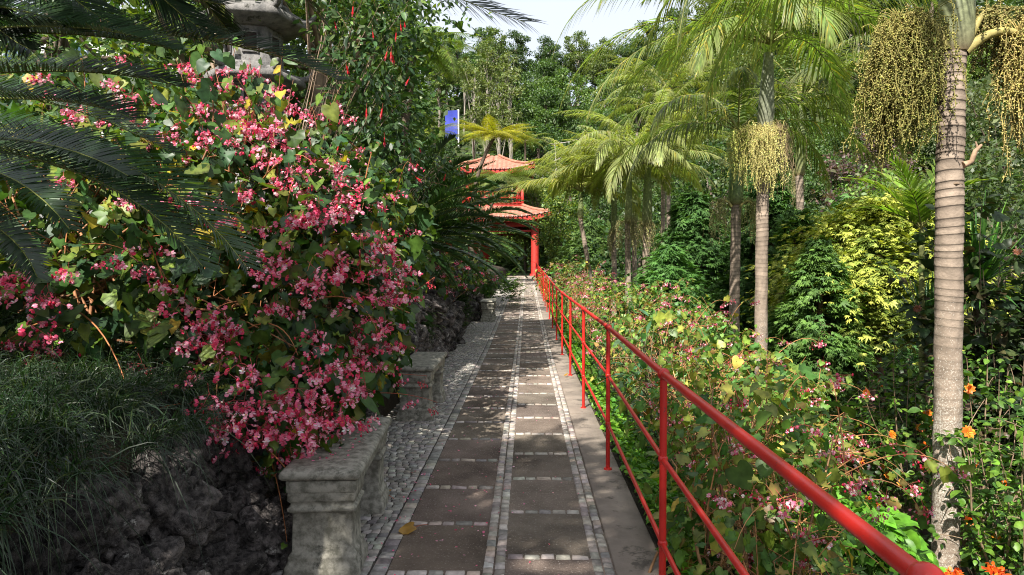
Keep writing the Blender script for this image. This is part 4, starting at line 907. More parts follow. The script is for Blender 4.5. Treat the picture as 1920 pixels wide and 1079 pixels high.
con('dark green cypress with layered sprays, right of the two slender palms', 1490, 15.5, 400, 1.3, 760, .14, 190, .24, DG, [2, 3, 2], seed=3, tips=(.13, .26, .05))
con('broad dark cypress directly behind the two slender palm trunks', 1440, 17, 330, 1.9, 700, .16, 220, .28, DG, [3, 3, 1.4], seed=4, tips=(.06, .14, .03))
con('dark green conifer between the palm grove and the two slender palms', 1300, 19, 370, 1.9, 620, .16, 190, .30, DG, [3, 3, 1], seed=5, tips=(.06, .14, .03))
con('low feathery green conifer at the edge of the begonias right of the palm grove', 1255, 12.5, 470, .9, 610, .07, 90, .2, [(.04, .11, .025), (.07, .17, .03)], [1, 1], seed=6, tips=(.10, .24, .05))
con('shadowed conifer behind the yellow cypress', 1590, 20, 380, 2.4, 640, .2, 190, .34, DG, [3, 3, 1], seed=7)
con('dark weeping conifer behind the leaning pale palm trunk', 1105, 34, 420, 2.2, 560, .2, 170, .42, [(.03, .07, .02), (.06, .11, .025)], [1, 1], seed=8, tips=(.10, .17, .03))

con('green cypress with drooping sprays, between the slender palms and the yellow cypress', 1535, 13, 455, .95, 720, .10, 130, .22, [(.05, .12, .03), (.08, .17, .035), (.03, .08, .02)], [2, 3, 2], seed=9, tips=(.15, .27, .05), pw=.6)
# ------------------------------------------------------------------ king palms
def palm_trunk(o, base, top, r0, r1, ring=.055, flare=True, rough=1.0, seed=0, old=None):
    r = np.random.default_rng(seed + 31); base = np.array(base, float); top = np.array(top, float); L = np.linalg.norm(top - base); nr = int(L / ring)
    hs = np.cumsum(np.clip(r.normal(1, .22, nr), .4, 1.8)); hs = hs / hs[-1]; T = []; Rr = []; Cc = []
    rg = np.interp
    for k in range(nr):
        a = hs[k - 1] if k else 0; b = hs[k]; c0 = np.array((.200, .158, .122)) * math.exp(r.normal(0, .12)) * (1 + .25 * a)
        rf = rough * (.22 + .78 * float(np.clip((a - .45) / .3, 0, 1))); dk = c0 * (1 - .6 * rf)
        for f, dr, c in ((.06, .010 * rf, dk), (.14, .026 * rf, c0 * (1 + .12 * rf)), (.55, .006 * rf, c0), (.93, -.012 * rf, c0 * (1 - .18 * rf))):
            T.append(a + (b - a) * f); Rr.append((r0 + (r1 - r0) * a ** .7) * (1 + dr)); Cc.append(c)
    T = np.array(T); Rr = np.array(Rr); Cc = np.array(Cc); sides = 28
    ctr = base + (top - base) * T[:, None] + np.stack([np.sin(T * 4 + seed) * .02, np.zeros(len(T)), np.zeros(len(T))], -1)
    if flare: Rr = Rr * (1 + .35 * np.exp(-T * L / .25))
    a = np.arange(sides) * 2 * np.pi / sides
    wob = .0028 * np.sin(a[None] * 3 + T[:, None] * 40) + .0025 * np.sin(a[None] * 7 - T[:, None] * 75); tilt = .011 * np.cos(a[None] + 2.4 * np.sin(T[:, None] * 9))
    V = np.stack([ctr[:, :1] + (Rr[:, None] + wob) * np.cos(a), ctr[:, 1:2] + (Rr[:, None] + wob) * np.sin(a), ctr[:, 2:] + tilt + 0 * a], -1)
    i = np.arange(len(T) - 1)[:, None] * sides; j = np.arange(sides)[None]; j2 = (j + 1) % sides
    g = Geo(); g.add(V.reshape(-1, 3), np.stack([i + j, i + j2, i + sides + j2, i + sides + j], -1).reshape(-1, 4), np.repeat(Cc, sides, 0)); return part('trunk', g, M_PALMTRUNK, o)
def shaft(o, b, t, r0, col=(.20, .25, .11), bulge=1.25):
    b = np.array(b); t = np.array(t); g = Geo(); s = np.linspace(0, 1, 22); rr = r0 * np.interp(s, [0, .03, .08, .3, .7, 1], [1.02, 1.12, bulge, bulge * 1.0, bulge * .78, bulge * .5])
    c = np.array([np.array(col) * (1 - .5 * math.exp(-k * 40)) * (.9 + .3 * k) + np.array((.10, .035, .03)) * math.exp(-k * 9) for k in s]); tube(g, b + (t - b) * s[:, None], rr, 24, c); return part('crownshaft', g, M_GLOSS, o)
def fruit(o, b, az, out, width, length, n, berry=.006, col=(.40, .36, .10), seed=0, bare=0., thick=.03, side=.5, rise=.1, beads=34, i_min=3):
    """inflorescence: stout stalk arching out from under the crownshaft, hanging strings of berries"""
    r = np.random.default_rng(seed + 77); b = np.array(b, float); d = np.array((math.cos(az), math.sin(az), 0)); s_ = np.array((-d[1], d[0], 0)); g = Geo()
    tip = b + d * out + (0, 0, -.10); mid = b + d * out * .55 + (0, 0, rise * 2.2); pk = bez(b, mid, tip, 12); tube(g, pk, thick * np.linspace(1.1, .35, 12), 10, (.30, .26, .09), 1)
    OCT = (np.array([(1, 0, 0), (0, 1, 0), (-1, 0, 0), (0, -1, 0), (0, 0, 1), (0, 0, -1.)]), np.array([(0, 1, 4), (1, 2, 4), (2, 3, 4), (3, 0, 4), (1, 0, 5), (2, 1, 5), (3, 2, 5), (0, 3, 5)]))
    for k in range(n):
        i0 = r.integers(i_min, 12); p0 = pk[i0]; q = p0 + d * r.normal(0, width * .30) + s_ * r.normal(0, width * .34) + np.array((0, 0, r.uniform(-.02, .12) * length)); L = length * r.uniform(.45, 1.0)
        t = np.linspace(0, 1, 10)[:, None]; pts = bez(p0, q + (0, 0, .08 * length), q, 4)[:-1]; w = r.normal(0, .022, (10, 3)).cumsum(0) * (1, 1, .3) * length; dn = q + np.array((0, 0, -1)) * L * t + w + (q - p0) * (1, 1, 0) * t * .15
        pts = np.vstack([pts, dn]); tube(g, pts, .0032 if berry > .005 else .0035, 3, np.array(col) * (.9, .85, .8), 1)
        if berry > 0 and r.random() > bare:
            m = beads; f = r.uniform(0, 8.99, m); i1 = f.astype(int); fr = (f - i1)[:, None]; pp = dn[i1] * (1 - fr) + dn[i1 + 1] * fr + r.normal(0, berry * 1.3, (m, 3)) 
            g.inst(OCT, pp, np.tile(np.eye(3), (m, 1, 1)), berry * r.uniform(.7, 1.3, m), pick(m, [col, np.array(col) * (.75, .85, .6), np.array(col) * (1.25, 1.2, 1.2)], [3, 2, 1], .22, .05, r))
    return part('fruit_cluster', g, [M_FRUIT, M_STEM], o)
PG = (.15, .225, .055)
def palm_frond(o, base, az, el, L, droop, ll=.55, nl=62, col=PG, yellow=.04, wid=.016, grav=.75, v=.1, side=0., rows=4, tip=(.20, .21, .07), rr=.018, pw=1.25, ang=(62, 22)):
    g = Geo(); g2 = Geo(); pts = arc(base, az, el, L, droop, 16, pw, side); frond(g, g2, pts, ll, nl, v, ang, wid, grav, col, .2, rr, .1, (0, 0, 1), rows, (.20, .20, .06), tip, yellow)
    for k in g2.F: 
        for f, m in zip(g2.F[k], g2.M[k]): g.F.setdefault(k, []).append(f + g.n); g.M.setdefault(k, []).append(m + 1)
    g.V += g2.V; g.C += g2.C; g.n += g2.n
    return part('frond', g, [M_PALM, M_STEM], o)
def crown(o, c, n, L, seed, col=PG, ll=.55, el=(10, 75), droop=(1.3, 2.3), skip=None, **k):
    r = np.random.default_rng(seed + 5)
    for j in range(n):
        az = j * 2.399 + r.normal(0, .2); az = (az + math.pi) % (2 * math.pi) - math.pi
        if skip and skip[0] < az < skip[1]: continue
        palm_frond(o, c, az, math.radians(r.uniform(*el)), L * r.uniform(.85, 1.1), r.uniform(*droop), ll, col=np.array(col) * math.exp(r.normal(0, .12)), side=r.normal(0, .25), **k)
GRP = 'king palms on the right of the path'
# A : the thick trunk
a0 = P(1768, 1130, 6.0); at = P(1790, 100, 6.05); ab = (a0[0] - .01, a0[1], float(gz(a0[0], a0[1])) - .05)
A = thing('palm_tree', ab, 'thick ringed palm trunk close on the right with two big hanging fruit clusters', 'palm tree', GRP)
palm_trunk(A, ab, at, .110, .106, .075, False, 1.5, 1)
shaft(A, at, at + (.02, 0, 1.15), .108, (.24, .27, .15), 1.32)
ac = at + (.02, 0, 1.2)
fruit(A, P(1775, 92, 6.0), R(184), .42, .34, .95, 330, .0078, (.22, .21, .055), 1, beads=62, thick=.035, rise=.22, i_min=7)
fruit(A, P(1775, 88, 6.0), R(192), .62, .24, 1.0, 150, .0078, (.25, .23, .065), 5, beads=62, thick=.03, rise=.26, i_min=8)
fruit(A, P(1808, 98, 6.0), R(-6), .66, .26, 1.02, 150, .0080, (.42, .35, .12), 2, .25, .042, beads=50, rise=.17, i_min=7)
fruit(A, P(1812, 92, 6.05), R(12), .50, .30, .34, 100, .0085, (.27, .24, .08), 3, 0, .03, beads=50, rise=.34, i_min=5)
g = Geo(); q = P(1806, 310, 5.93); tube(g, [q, q + (.07, 0, .03), q + (.10, 0, .12), q + (.15, 0, .17)], [.03, .022, .02, .012], 8, (.30, .2, .13), cap=True); tube(g, [q + (.12, 0, .14), q + (.1, 0, .2)], [.012, .006], 6, (.3, .2, .13)); part('stub', g, M_BARK, A)
g = Geo(); q = P(1785, 345, 5.93); 
for rr_, dz in ((.137, 0),): box(g, q + (.045, .04, 0), (.08, .10, .022), (.22, .16, .11), .4, .010)
part('stub', g, M_BARK, A)
for az, el, L, dr in ((172, 40, 3.4, 2.1), (188, 20, 3.2, 1.9), (150, 30, 3.4, 1.9), (205, 35, 3.0, 2.2), (160, 5, 3.0, 1.3), (20, 40, 3.2, 2.0), (60, 50, 3.2, 1.9), (110, 50, 3.2, 1.8), (-30, 60, 3.0, 1.9), (-70, 65, 3.0, 1.9), (240, 60, 3.0, 1.9), (128, 15, 3.3, 1.7)):
    palm_frond(A, ac, R(az), R(el), L, dr, .66, 66, np.array(PG) * rng.uniform(.8, 1.25), .06, .0145)
# B, C : two slender trunks
b0 = gp(1428, 11.7); bt = P(1434, 262, 11.7); Bp = thing('palm_tree', b0, 'taller of the two slender palms, a shaggy cream fruit cluster under its grey-green shaft', 'palm tree', GRP)
palm_trunk(Bp, b0, bt, .112, .098, .07, True, .8, 2); shaft(Bp, bt, bt + (.05, 0, 1.45), .105, (.20, .22, .15), 1.3); bc = bt + (.06, 0, 1.6)
fruit(Bp, P(1432, 258, 11.6), R(215), .22, .48, 1.05, 150, .0095, (.50, .46, .17), 11, .35, .035, beads=34); fruit(Bp, P(1420, 255, 11.6), R(185), .42, .22, .75, 60, .0095, (.36, .38, .10), 12, 0, .03, beads=34); fruit(Bp, P(1445, 252, 11.6), R(-10), .26, .24, 1.05, 80, .006, (.36, .29, .17), 13, .7, .035)
fruit(Bp, P(1430, 260, 11.5), R(262), .16, .34, .9, 90, .0095, (.54, .50, .20), 14, .3, .03, beads=34)
for az, el, L, dr, y in ((183, 50, 4.7, 2.35, .03), (176, 28, 4.3, 1.9, .10), (196, 12, 3.9, 1.5, .22), (205, 55, 4.2, 2.3, .08), (215, 60, 3.2, 2.4, .05), (160, 20, 3.2, 1.7, .05), (262, 55, 2.3, 2.7, .16), (285, 40, 2.0, 2.4, .10), (20, 55, 3.4, 2.4, .03), (0, 35, 3.5, 2.1, .03), (-15, 60, 3.4, 2.5, .03), (-40, 45, 3.0, 2.3, .03), (40, 25, 3.2, 1.8, .03), (75, 50, 3.3, 2.0, .02), (120, 50, 3.3, 2.0, .02), (100, 80, 3.0, 1.0, 0), (140, 70, 3.2, 1.8, .0), (225, 20, 2.8, 1.8, .1)):
    palm_frond(Bp, bc, R(az), R(el), L, dr, .78, 66, np.array(PG) * rng.uniform(.9, 1.35), y, .0165, .5)
c0 = gp(1382, 14); ct = P(1379, 385, 14); Cp = thing('palm_tree', c0, 'shorter of the two slender palms, with a smooth green shaft and two looped fruit clusters', 'palm tree', GRP)
palm_trunk(Cp, c0, ct, .112, .096, .08, True, .8, 3); shaft(Cp, ct, ct + (.03, 0, 1.35), .115, (.13, .20, .07), 1.25); cc_ = ct + (.04, 0, 1.5)
fruit(Cp, P(1372, 388, 13.9), R(185), .38, .25, .75, 50, .009, (.30, .30, .12), 21, .3, .025, beads=26, rise=.14); fruit(Cp, P(1388, 388, 13.9), R(-8), .32, .2, .78, 46, .009, (.30, .31, .11), 22, .1, .025, beads=26, rise=.12)
for az, el, L, dr in ((178, 40, 3.4, 2.1), (195, 15, 3.0, 1.7), (210, 45, 2.8, 2.2), (150, 25, 3.3, 1.8), (10, 40, 3.4, 2.1), (-8, 18, 3.4, 1.7), (-25, 45, 3.0, 2.2), (30, 20, 3.4, 1.7), (70, 50, 3.0, 2.0), (120, 60, 3.0, 2.0), (255, 70, 2.6, 2.5)):
    palm_frond(Cp, cc_, R(az), R(el), L, dr, .64, 60, np.array((.10, .155, .035)) * rng.uniform(.8, 1.25), .03, .0165)
dx = gp(1512, 13); dt = P(1505, 330, 13.5)
# grove of smaller palms left of them
LG = (.26, .31, .10)
def small_palm(label, bpx, d, tpx, tpy, L, n, seed, col=LG, lean=0, r0=.10, fr=3, cd=1.7):
    b = gp(bpx, d); t = P(tpx, tpy, d); o = thing('palm_tree', b, label, 'palm tree', GRP); palm_trunk(o, b, t, r0, r0 * .85, .10, False, .8, seed)
    shaft(o, t, t + (.02, 0, cd), r0 * .95, (.18, .22, .09), 1.2); c = t + (.02, 0, cd + .1)
    crown(o, c, n, L * 1.22, seed, col, .66, (12, 75), (1.1, 1.9), nl=58, wid=.021, rows=3, yellow=.05, rr=.02, grav=.5)
    for k in range(fr): fruit(o, t, R(seed * 50 + k * 120), .3, .26, .9, 26, .014, (.32, .30, .14), seed + k, .3, .03, beads=14)
small_palm('palm in the grove with a thin dark trunk, leftmost of the upright ones', 1151, 24, 1151, 440, 2.7, 20, 31)
small_palm('palm in the middle of the grove, its trunk straight and brown', 1178, 21, 1178, 420, 2.7, 20, 32)
small_palm('palm in the grove with pale trunk, right beside its brown neighbour', 1192, 26, 1190, 420, 2.8, 18, 33)
small_palm('thick pale palm on the right side of the grove', 1213, 20, 1213, 425, 2.7, 20, 34, r0=.13)
small_palm('dark palm trunk at the back of the grove with a high crown', 1245, 27, 1243, 300, 3.2, 15, 35, (.14, .19, .045))
small_palm('tall slim palm behind the grove, its crown pale against the hill', 1255, 31, 1252, 250, 3.4, 14, 36, (.20, .25, .06), fr=0)
small_palm('leaning pale palm left of the grove with yellow-green fronds', 1122, 23, 1088, 410, 2.6, 15, 37, (.26, .29, .06), fr=0, r0=.085, cd=.8)
small_palm('palm half hidden behind the slender pair, low dark crown on the right', 1512, 16.5, 1500, 330, 3.3, 16, 38, (.085, .13, .03), fr=1)
# young palm by the thick trunk
yb = gp(1738, 9.5); yp = thing('young_palm', yb, 'young bright green palm with upright fronds, left of the thick palm trunk', 'palm tree'); yc = P(1728, 430, 9.5)
g = Geo(); tube(g, [yb, yc], [.05, .035], 8, (.2, .22, .08)); part('trunk', g, M_STEM, yp)
for az, el, L, dr in ((200, 75, 1.4, .9), (165, 60, 1.3, 1.0), (20, 80, 1.4, .7), (60, 65, 1.2, 1.0), (230, 50, 1.1, 1.0), (185, 35, 1.1, .9), (120, 70, 1.2, .8), (-60, 60, 1.1, 1.1)): palm_frond(yp, yc, R(az), R(el), L, dr, .40, 34, (.16, .27, .03), 0, .017, .25, .35, ang=(55, 15), rr=.012)

# ------------------------------------------------------------------ cycads
CY = (.030, .065, .022)
def cycad_frond(o, pts, ll=.17, nl=95, col=CY, wid=.0042, v=.45, grav=.12, rr=.007, up=(0, 0, 1), yel=0, tip=None):
    g = Geo(); g2 = Geo(); frond(g, g2, pts, ll, nl, v, (66, 34), wid, grav, col, .16, rr, .05, up, 3, (.16, .18, .04), tip, yel, ([0, .06, .25, .8, 1], [.35, .7, 1, .85, .4]), .03)
    for k in g2.F:
        for f, m in zip(g2.F[k], g2.M[k]): g.F.setdefault(k, []).append(f + g.n); g.M.setdefault(k, []).append(m + 1)
    g.V += g2.V; g.C += g2.C; g.n += g2.n
    return part('frond', g, [M_CYCAD, M_STEM], o)
def cycad(label, base, h, n, L, seed, col=CY, el=(5, 80), ll=.17, skip=None, drp=(.7, 1.3), nl=64, wid=.0125):
    r = np.random.default_rng(seed + 60); o = thing('cycad', base, label, 'cycad', 'cycads on the left bank'); c = np.array(base) + (0, 0, h)
    g = Geo(); z = np.linspace(0, 1, 40); tube(g, np.array(base) + np.outer(z, (0, 0, h)), .16 * (1 + .12 * np.sin(z * 60)), 12, (.09, .06, .04)); part('trunk', g, M_BARK, o)
    for j in range(n):
        az = j * 2.399 + r.normal(0, .15); u = (j + .5) / n; e = math.radians(el[0] + (el[1] - el[0]) * u)
        cycad_frond(o, arc(c, az, e, L * r.uniform(.85, 1.1), r.uniform(*drp), 12, 1.2, r.normal(0, .15)), ll, nl, np.array(col) * math.exp(r.normal(0, .15)), wid, .42, .12, .008)
    return o
def bp(px, d): x = P(px, 500, d)[0]; return (x, d, float(gz(x, d)))
cycad('large dark cycad on the bank above the middle bench, fronds reaching over the path', (-1.75, 8.9, float(gz(-1.75, 8.9))), .90, 46, 1.6, 1, (.030, .068, .022), ll=.21)
cycad('cycad farther along the bank, its fronds hanging over the path before the pavilion', (-1.75, 13.2, float(gz(-1.75, 13.2))), 1.1, 50, 1.95, 2, (.045, .09, .025), ll=.23)
cyc1, cyc2 = [o for o in COL.objects if o.name.startswith('cycad') and o.parent is None][:2]
for oo, d, fr_ in ((cyc1, 8.6, (((850, 380), (900, 400)), ((860, 330), (930, 350)), ((880, 440), (935, 470)), ((840, 470), (900, 520)), ((870, 400), (940, 420)), ((830, 330), (880, 300)), ((820, 290), (850, 260)), ((850, 420), (915, 440)), ((845, 350), (915, 385)), ((800, 480), (850, 530)))),
                    (cyc2, 12.4, (((940, 390), (985, 400)), ((940, 370), (965, 365)), ((950, 410), (1012, 425)), ((940, 430), (1000, 450)), ((930, 440), (985, 480)), ((930, 380), (1000, 405)), ((920, 350), (945, 345)), ((940, 400), (1005, 435)), ((925, 450), (970, 500))))):
    c0 = np.array(oo.location) + (0, 0, .92 if oo is cyc1 else 1.12)
    for a, b in fr_: cycad_frond(oo, bez(c0, P(*a, d) + (0, 0, .15), P(*b, d), 14), .22, 74, np.array((.030, .066, .020)) * rng.uniform(.6, 1.6), .011, .55, .12, .008)
cycad('cycad behind the fuchsia with pale upright fronds', (-2.9, 8.2, float(gz(-2.9, 8.2))), 1.3, 32, 1.3, 3, (.05, .085, .035))
cycad('distant cycad low beside the ferns on the left', (-1.9, 18.5, float(gz(-1.9, 18.5))), 1.0, 32, 1.4, 4, (.05, .09, .025), ll=.18)
# near cycad whose fronds sweep in from the left edge
nc = (-3.15, 2.55, float(gz(-3.15, 2.55))); ncr = np.array((-2.75, 2.5, 2.22)); cy = thing('cycad', nc, 'near cycad whose long dark fronds sweep in from the left edge of the photo', 'cycad', 'cycads on the left bank')
g = Geo(); z = np.linspace(0, 1, 40); tube(g, np.array(nc) + np.outer(z, ncr - np.array(nc)), .17 * (1 + .12 * np.sin(z * 60)), 14, (.09, .06, .04)); part('trunk', g, M_BARK, cy)
for a, m, b, ll, upv in (((-250, 60, 2.6), (380, 20, 2.5), (632, 150, 2.35), .165, (0, -.5, 1)), ((-250, 75, 2.5), (150, 40, 2.4), (330, 95, 2.3), .16, (0, -.5, 1)), ((-250, 200, 2.6), (140, 160, 2.4), (250, 225, 2.2), .16, (0, -.4, 1)), ((-260, 250, 2.4), (240, 190, 2.2), (462, 500, 2.0), .19, (.2, -.3, 1)), ((-260, 270, 2.3), (200, 250, 2.1), (380, 500, 1.95), .18, (.2, -.3, 1)), ((-240, 170, 2.7), (120, 100, 2.7), (345, 165, 2.6), .17, (0, -.5, 1)),
                         ((-240, 280, 2.3), (60, 220, 2.1), (240, 330, 1.9), .15, (0, -.6, 1)), ((-250, 90, 2.5), (60, 20, 2.2), (260, 70, 2.0), .17, (0, -.5, 1)), ((-250, 40, 2.7), (120, -60, 2.6), (420, 10, 2.5), .18, (0, -.6, 1)), ((-260, 330, 2.2), (0, 250, 2.0), (130, 430, 1.8), .15, (.2, -.4, 1)), ((-250, 150, 2.9), (80, 150, 3.0), (330, 290, 2.9), .16, (.1, -.4, 1)),
                         ((-250, 260, 2.5), (150, 260, 2.5), (300, 400, 2.3), .16, (.1, -.5, 1)), ((-250, 20, 2.5), (0, -20, 2.3), (150, 60, 2.1), .18, (0, -.5, 1)), ((-260, 420, 2.3), (0, 350, 2.2), (70, 520, 2.0), .14, (.1, -.5, 1))):
    cycad_frond(cy, bez(P(*a), P(*m), P(*b), 14), ll, 125, np.array((.013, .030, .010)) * rng.uniform(.7, 1.9), .0043, .55, .10, .0065, upv)
nc2 = (-1.9, 2.6, 3.2)
c2 = thing('cycad', (-1.75, 1.5, float(gz(-1.75, 1.5))), 'cycad standing just outside the top left corner, only its overhead frond tips showing', 'cycad', 'cycads on the left bank')
cc2 = np.array((-1.55, 1.7, 3.05)); g = Geo(); tube(g, bez((-1.75, 1.5, float(gz(-1.75, 1.5))), (-1.72, 1.5, 2), cc2, 20), .12 * (1 + .1 * np.sin(np.linspace(0, 60, 20))), 14, (.09, .06, .04)); part('trunk', g, M_BARK, c2)
for m, b, ll in (((560, -90, 2.7), (985, 42, 2.6), .25), ((420, -130, 2.4), (720, -20, 2.5), .2), ((330, -60, 2.5), (430, 60, 2.8), .2), ((100, -130, 2.5), (330, 25, 2.9), .2), ((-40, -70, 2.4), (230, 55, 2.3), .2), ((150, -90, 2.5), (400, 70, 2.5), .2), ((-150, 0, 2.5), (60, 95, 2.2), .19), ((0, -160, 2.2), (120, 25, 2.4), .2), ((600, -200, 3.2), (760, -60, 3.6), .2), ((480, -120, 2.9), (610, 45, 3.2), .18), ((-100, -60, 2.2), (20, 80, 2.4), .2)):
    cycad_frond(c2, bez(cc2, P(*m), P(*b), 16), ll, 135, np.array((.013, .028, .010)) * rng.uniform(.7, 1.7), .0045, .25, .15, .007, (0, -.8, 1))
for az in (200, 240, 280, 320, 90, 130, 160): cycad_frond(c2, arc(cc2, R(az), .6, 1.4, 1.2, 12), .19, 70, CY, .006)

# ------------------------------------------------------------------ tree ferns
def fern_frond(o, pts, ll, nl, col, wid=.03, name='frond', grav=.25, tip=None):
    """twice-divided frond: each pinna a comb of small leaflets"""
    g = Geo(); pts = np.asarray(pts); m = len(pts); tube(g, pts, .010 * np.linspace(1, .2, m), 4, (.10, .08, .03), 1)
    s = np.linspace(.1, .99, nl); fi = s * (m - 1); i0 = np.minimum(fi.astype(int), m - 2); fr = (fi - i0)[:, None]; Pp = pts[i0] * (1 - fr) + pts[i0 + 1] * fr
    Tg = unit(np.gradient(pts, axis=0)); T = unit(Tg[i0] * (1 - fr) + Tg[i0 + 1] * fr); Sd = unit(np.cross(T, (0, 0, 1.))); N = np.cross(Sd, T); prf = np.clip(np.sin(np.pi * (.14 + .84 * s ** .8)), .1, 1)
    for sg in (1, -1):
        an = np.radians(72 - 25 * s)[:, None] + rng.normal(0, .06, (nl, 1)); D = np.cos(an) * T + np.sin(an) * sg * Sd - N * .12; L = ll * prf; q = 9; c = colvar(nl, col, .15, .05)
        for k in range(q):
            t = (k + .4) / q; c0 = Pp + D * (L * t)[:, None] + np.array((0, 0, -1)) * (grav * L * t * t)[:, None]; w = L * .17 * (1 - t) ** .6 + .008
            for s2 in (1, -1): strips(g, c0, unit(T * s2 + D * .45 + (0, 0, -.1)), w, w * .30, D, .15, 1, c)
        strips(g, Pp, D, L, .004, T, grav, 3, c * .8)
    return part(name, g, [M_LEAF, M_STEM], o)
def tree_fern(label, base, c, n, L, col, seed, ll=.42, el=(15, 60), dr=(.9, 1.6), tr=.09, nl=26, bend=None, azs=None):
    r = np.random.default_rng(seed + 8); base = np.array(base, float); c = np.array(c, float); o = thing('tree_fern', tuple(base), label, 'tree fern', 'tree ferns'); g = Geo(); mid = (base + c) / 2 + (bend if bend is not None else (0, 0, 0)); tube(g, bez(base - (0, 0, .2), mid, c, 16), tr * np.linspace(1.2, .8, 16), 10, (.10, .075, .055)); part('trunk', g, M_BARK, o)
    for j in range(n):
        az = (j * 2.399 + r.normal(0, .15)) if azs is None else R(azs[j]); fern_frond(o, arc(c, az, math.radians(r.uniform(*el)), L * r.uniform(.85, 1.12), r.uniform(*dr), 10), ll, nl, np.array(col) * math.exp(r.normal(0, .12)))
    return o
fc = P(928, 256, 30); tree_fern('tree fern with a sunlit yellow crown and curving trunk in front of the pavilion roof', (P(890, 500, 30)[0], 30, float(gz(P(890, 500, 30)[0], 30))), fc, 26, 2.0, (.36, .35, .03), 1, .50, (0, 40), (.4, 1.0), bend=(-1.0, 0, .7))
fc = P(948, 342, 36); tree_fern('lower green tree fern screening the pavilion balcony', (P(895, 500, 36)[0], 36, float(gz(P(895, 500, 36)[0], 36))), fc, 24, 2.9, (.15, .20, .045), 2, .95, (5, 45), (1.0, 1.8), tr=.07, bend=(-.6, 0, .5))
fc = P(775, 95, 11.5); tree_fern('tall tree fern at the top centre-left, light green fronds drooping against the sky', (P(720, 500, 11.5)[0], 11.5, float(gz(P(720, 500, 11.5)[0], 11.5))), fc, 20, 1.25, (.16, .24, .04), 3, .34, (0, 45), (1.2, 2.1), nl=30)
fc = P(815, 250, 42); tree_fern('pale tree fern below the blue banner', (P(815, 500, 42)[0], 42, 1.5), fc, 16, 2.0, (.15, .20, .05), 4, .5, (0, 45), (.9, 1.6))
fc = P(985, 275, 46); tree_fern('tree fern behind the right tip of the upper pavilion roof', (P(985, 500, 52)[0], 52, 1), P(985, 265, 52), 16, 2.2, (.17, .22, .05), 5, .5, (0, 45), (.9, 1.6))
fc = P(900, 270, 56); tree_fern('tree fern rising between the banner and the yellow fern', (P(890, 500, 56)[0], 56, 1.5), P(888, 262, 56), 16, 2.6, (.15, .19, .05), 6, .6, (0, 45), (.9, 1.6))
# feathery fern clumps hanging over the wall
def fern_clump(label, c, rx, rz, n, L, col, seed):
    r = np.random.default_rng(seed + 90); o = thing('fern', (c[0], c[1], c[2]), label, 'fern', 'feathery ferns on the lava wall'); g = Geo(); K = 170
    p0 = np.array(c) + unit(r.normal(size=(K, 3))) * (rx, rx * 1.5, rz) * r.uniform(.2, 1, (K, 1)); dd = unit((p0 - np.array(c)) * (1, 1, .8) + (0.25, -.2, .12))
    m = n // K; 
    for k in range(K):
        pts = arc(p0[k], math.atan2(dd[k, 1], dd[k, 0]), r.uniform(.1, .9), L * r.uniform(.6, 1.2), 1.7, 6); s = r.uniform(0, 4.99, m); i0 = s.astype(int); f = (s - i0)[:, None]; q = pts[i0] * (1 - f) + pts[i0 + 1] * f
        T = unit(pts[-1] - pts[0]); Sd = np.array((-T[1], T[0], 0)); D = unit(T * .6 + r.choice([-1, 1], m)[:, None] * Sd + r.normal(0, .25, (m, 3))); g.inst(LEAF_SMALL, q, rot_from(D, unit(np.array((0, 0, 1.)) + r.normal(0, .4, (m, 3)))), L * .22 * (1.1 - s / 5)[:, None] * (.5, 1, 1), colvar(m, np.array(col) * math.exp(r.normal(0, .2)), .12, .05, r))
        tube(g, pts, .002, 3, (.08, .1, .03))
    part('foliage', g, M_LEAF, o)
fern_clump('soft green fern hanging over the wall just before the farthest bench', P(858, 575, 14.4), .27, .50, 9000, .30, (.05, .11, .018), 1)
fern_clump('bright feathery fern bush beside the path beyond the farthest bench', P(950, 540, 20.5), .5, .55, 9000, .36, (.085, .17, .02), 2)
fern_clump('dark fern on the lava wall behind the middle bench', P(780, 615, 8.9), .20, .34, 7000, .24, (.03, .075, .015), 3)
fern_clump('green fern at the path edge half way to the pavilion', P(905, 548, 19.0), .30, .45, 6000, .3, (.06, .13, .02), 4)

# ------------------------------------------------------------------ fuchsias and other shrubs of the left bank
def fuchsia_mesh(seed):
    r = np.random.default_rng(seed); g = Geo(); tube(g, [(0, 0, 0), (.003, 0, -.03), (0, 0, -.05)], .0012, 4, (.3, .05, .04), 1); tube(g, [(0, 0, -.05), (0, 0, -.065), (0, 0, -.085), (0, 0, -.10)], [.004, .006, .008, .006], 8, (.62, .02, .03))
    for k in range(4):
        a = k * 1.571 + .3; d = np.array([[math.cos(a) * .5, math.sin(a) * .5, -.8]]); g.inst(LEAF_LONG, [(0, 0, -.088)], rot_from(unit(d), np.array([[math.cos(a), math.sin(a), .5]])), .042, (.66, .025, .035))
    for k in range(5): g.inst(LEAF, [(0, 0, -.088)], rot_from(np.array([[math.cos(k) * .18, math.sin(k) * .18, -1.]]), np.array([[math.cos(k), math.sin(k), .1]])), .032, (.50, .02, .10))
    for k in range(4): tube(g, [(0, 0, -.09), (math.cos(k * 2) * .006, math.sin(k * 2) * .006, -.145)], .0007, 3, (.7, .1, .2), 1)
    return g.mesh('flower', [M_PETAL, M_STEM])
FU = fuchsia_mesh(1)
FG = [(.035, .075, .025), (.05, .095, .035), (.02, .05, .018), (.08, .13, .04)]
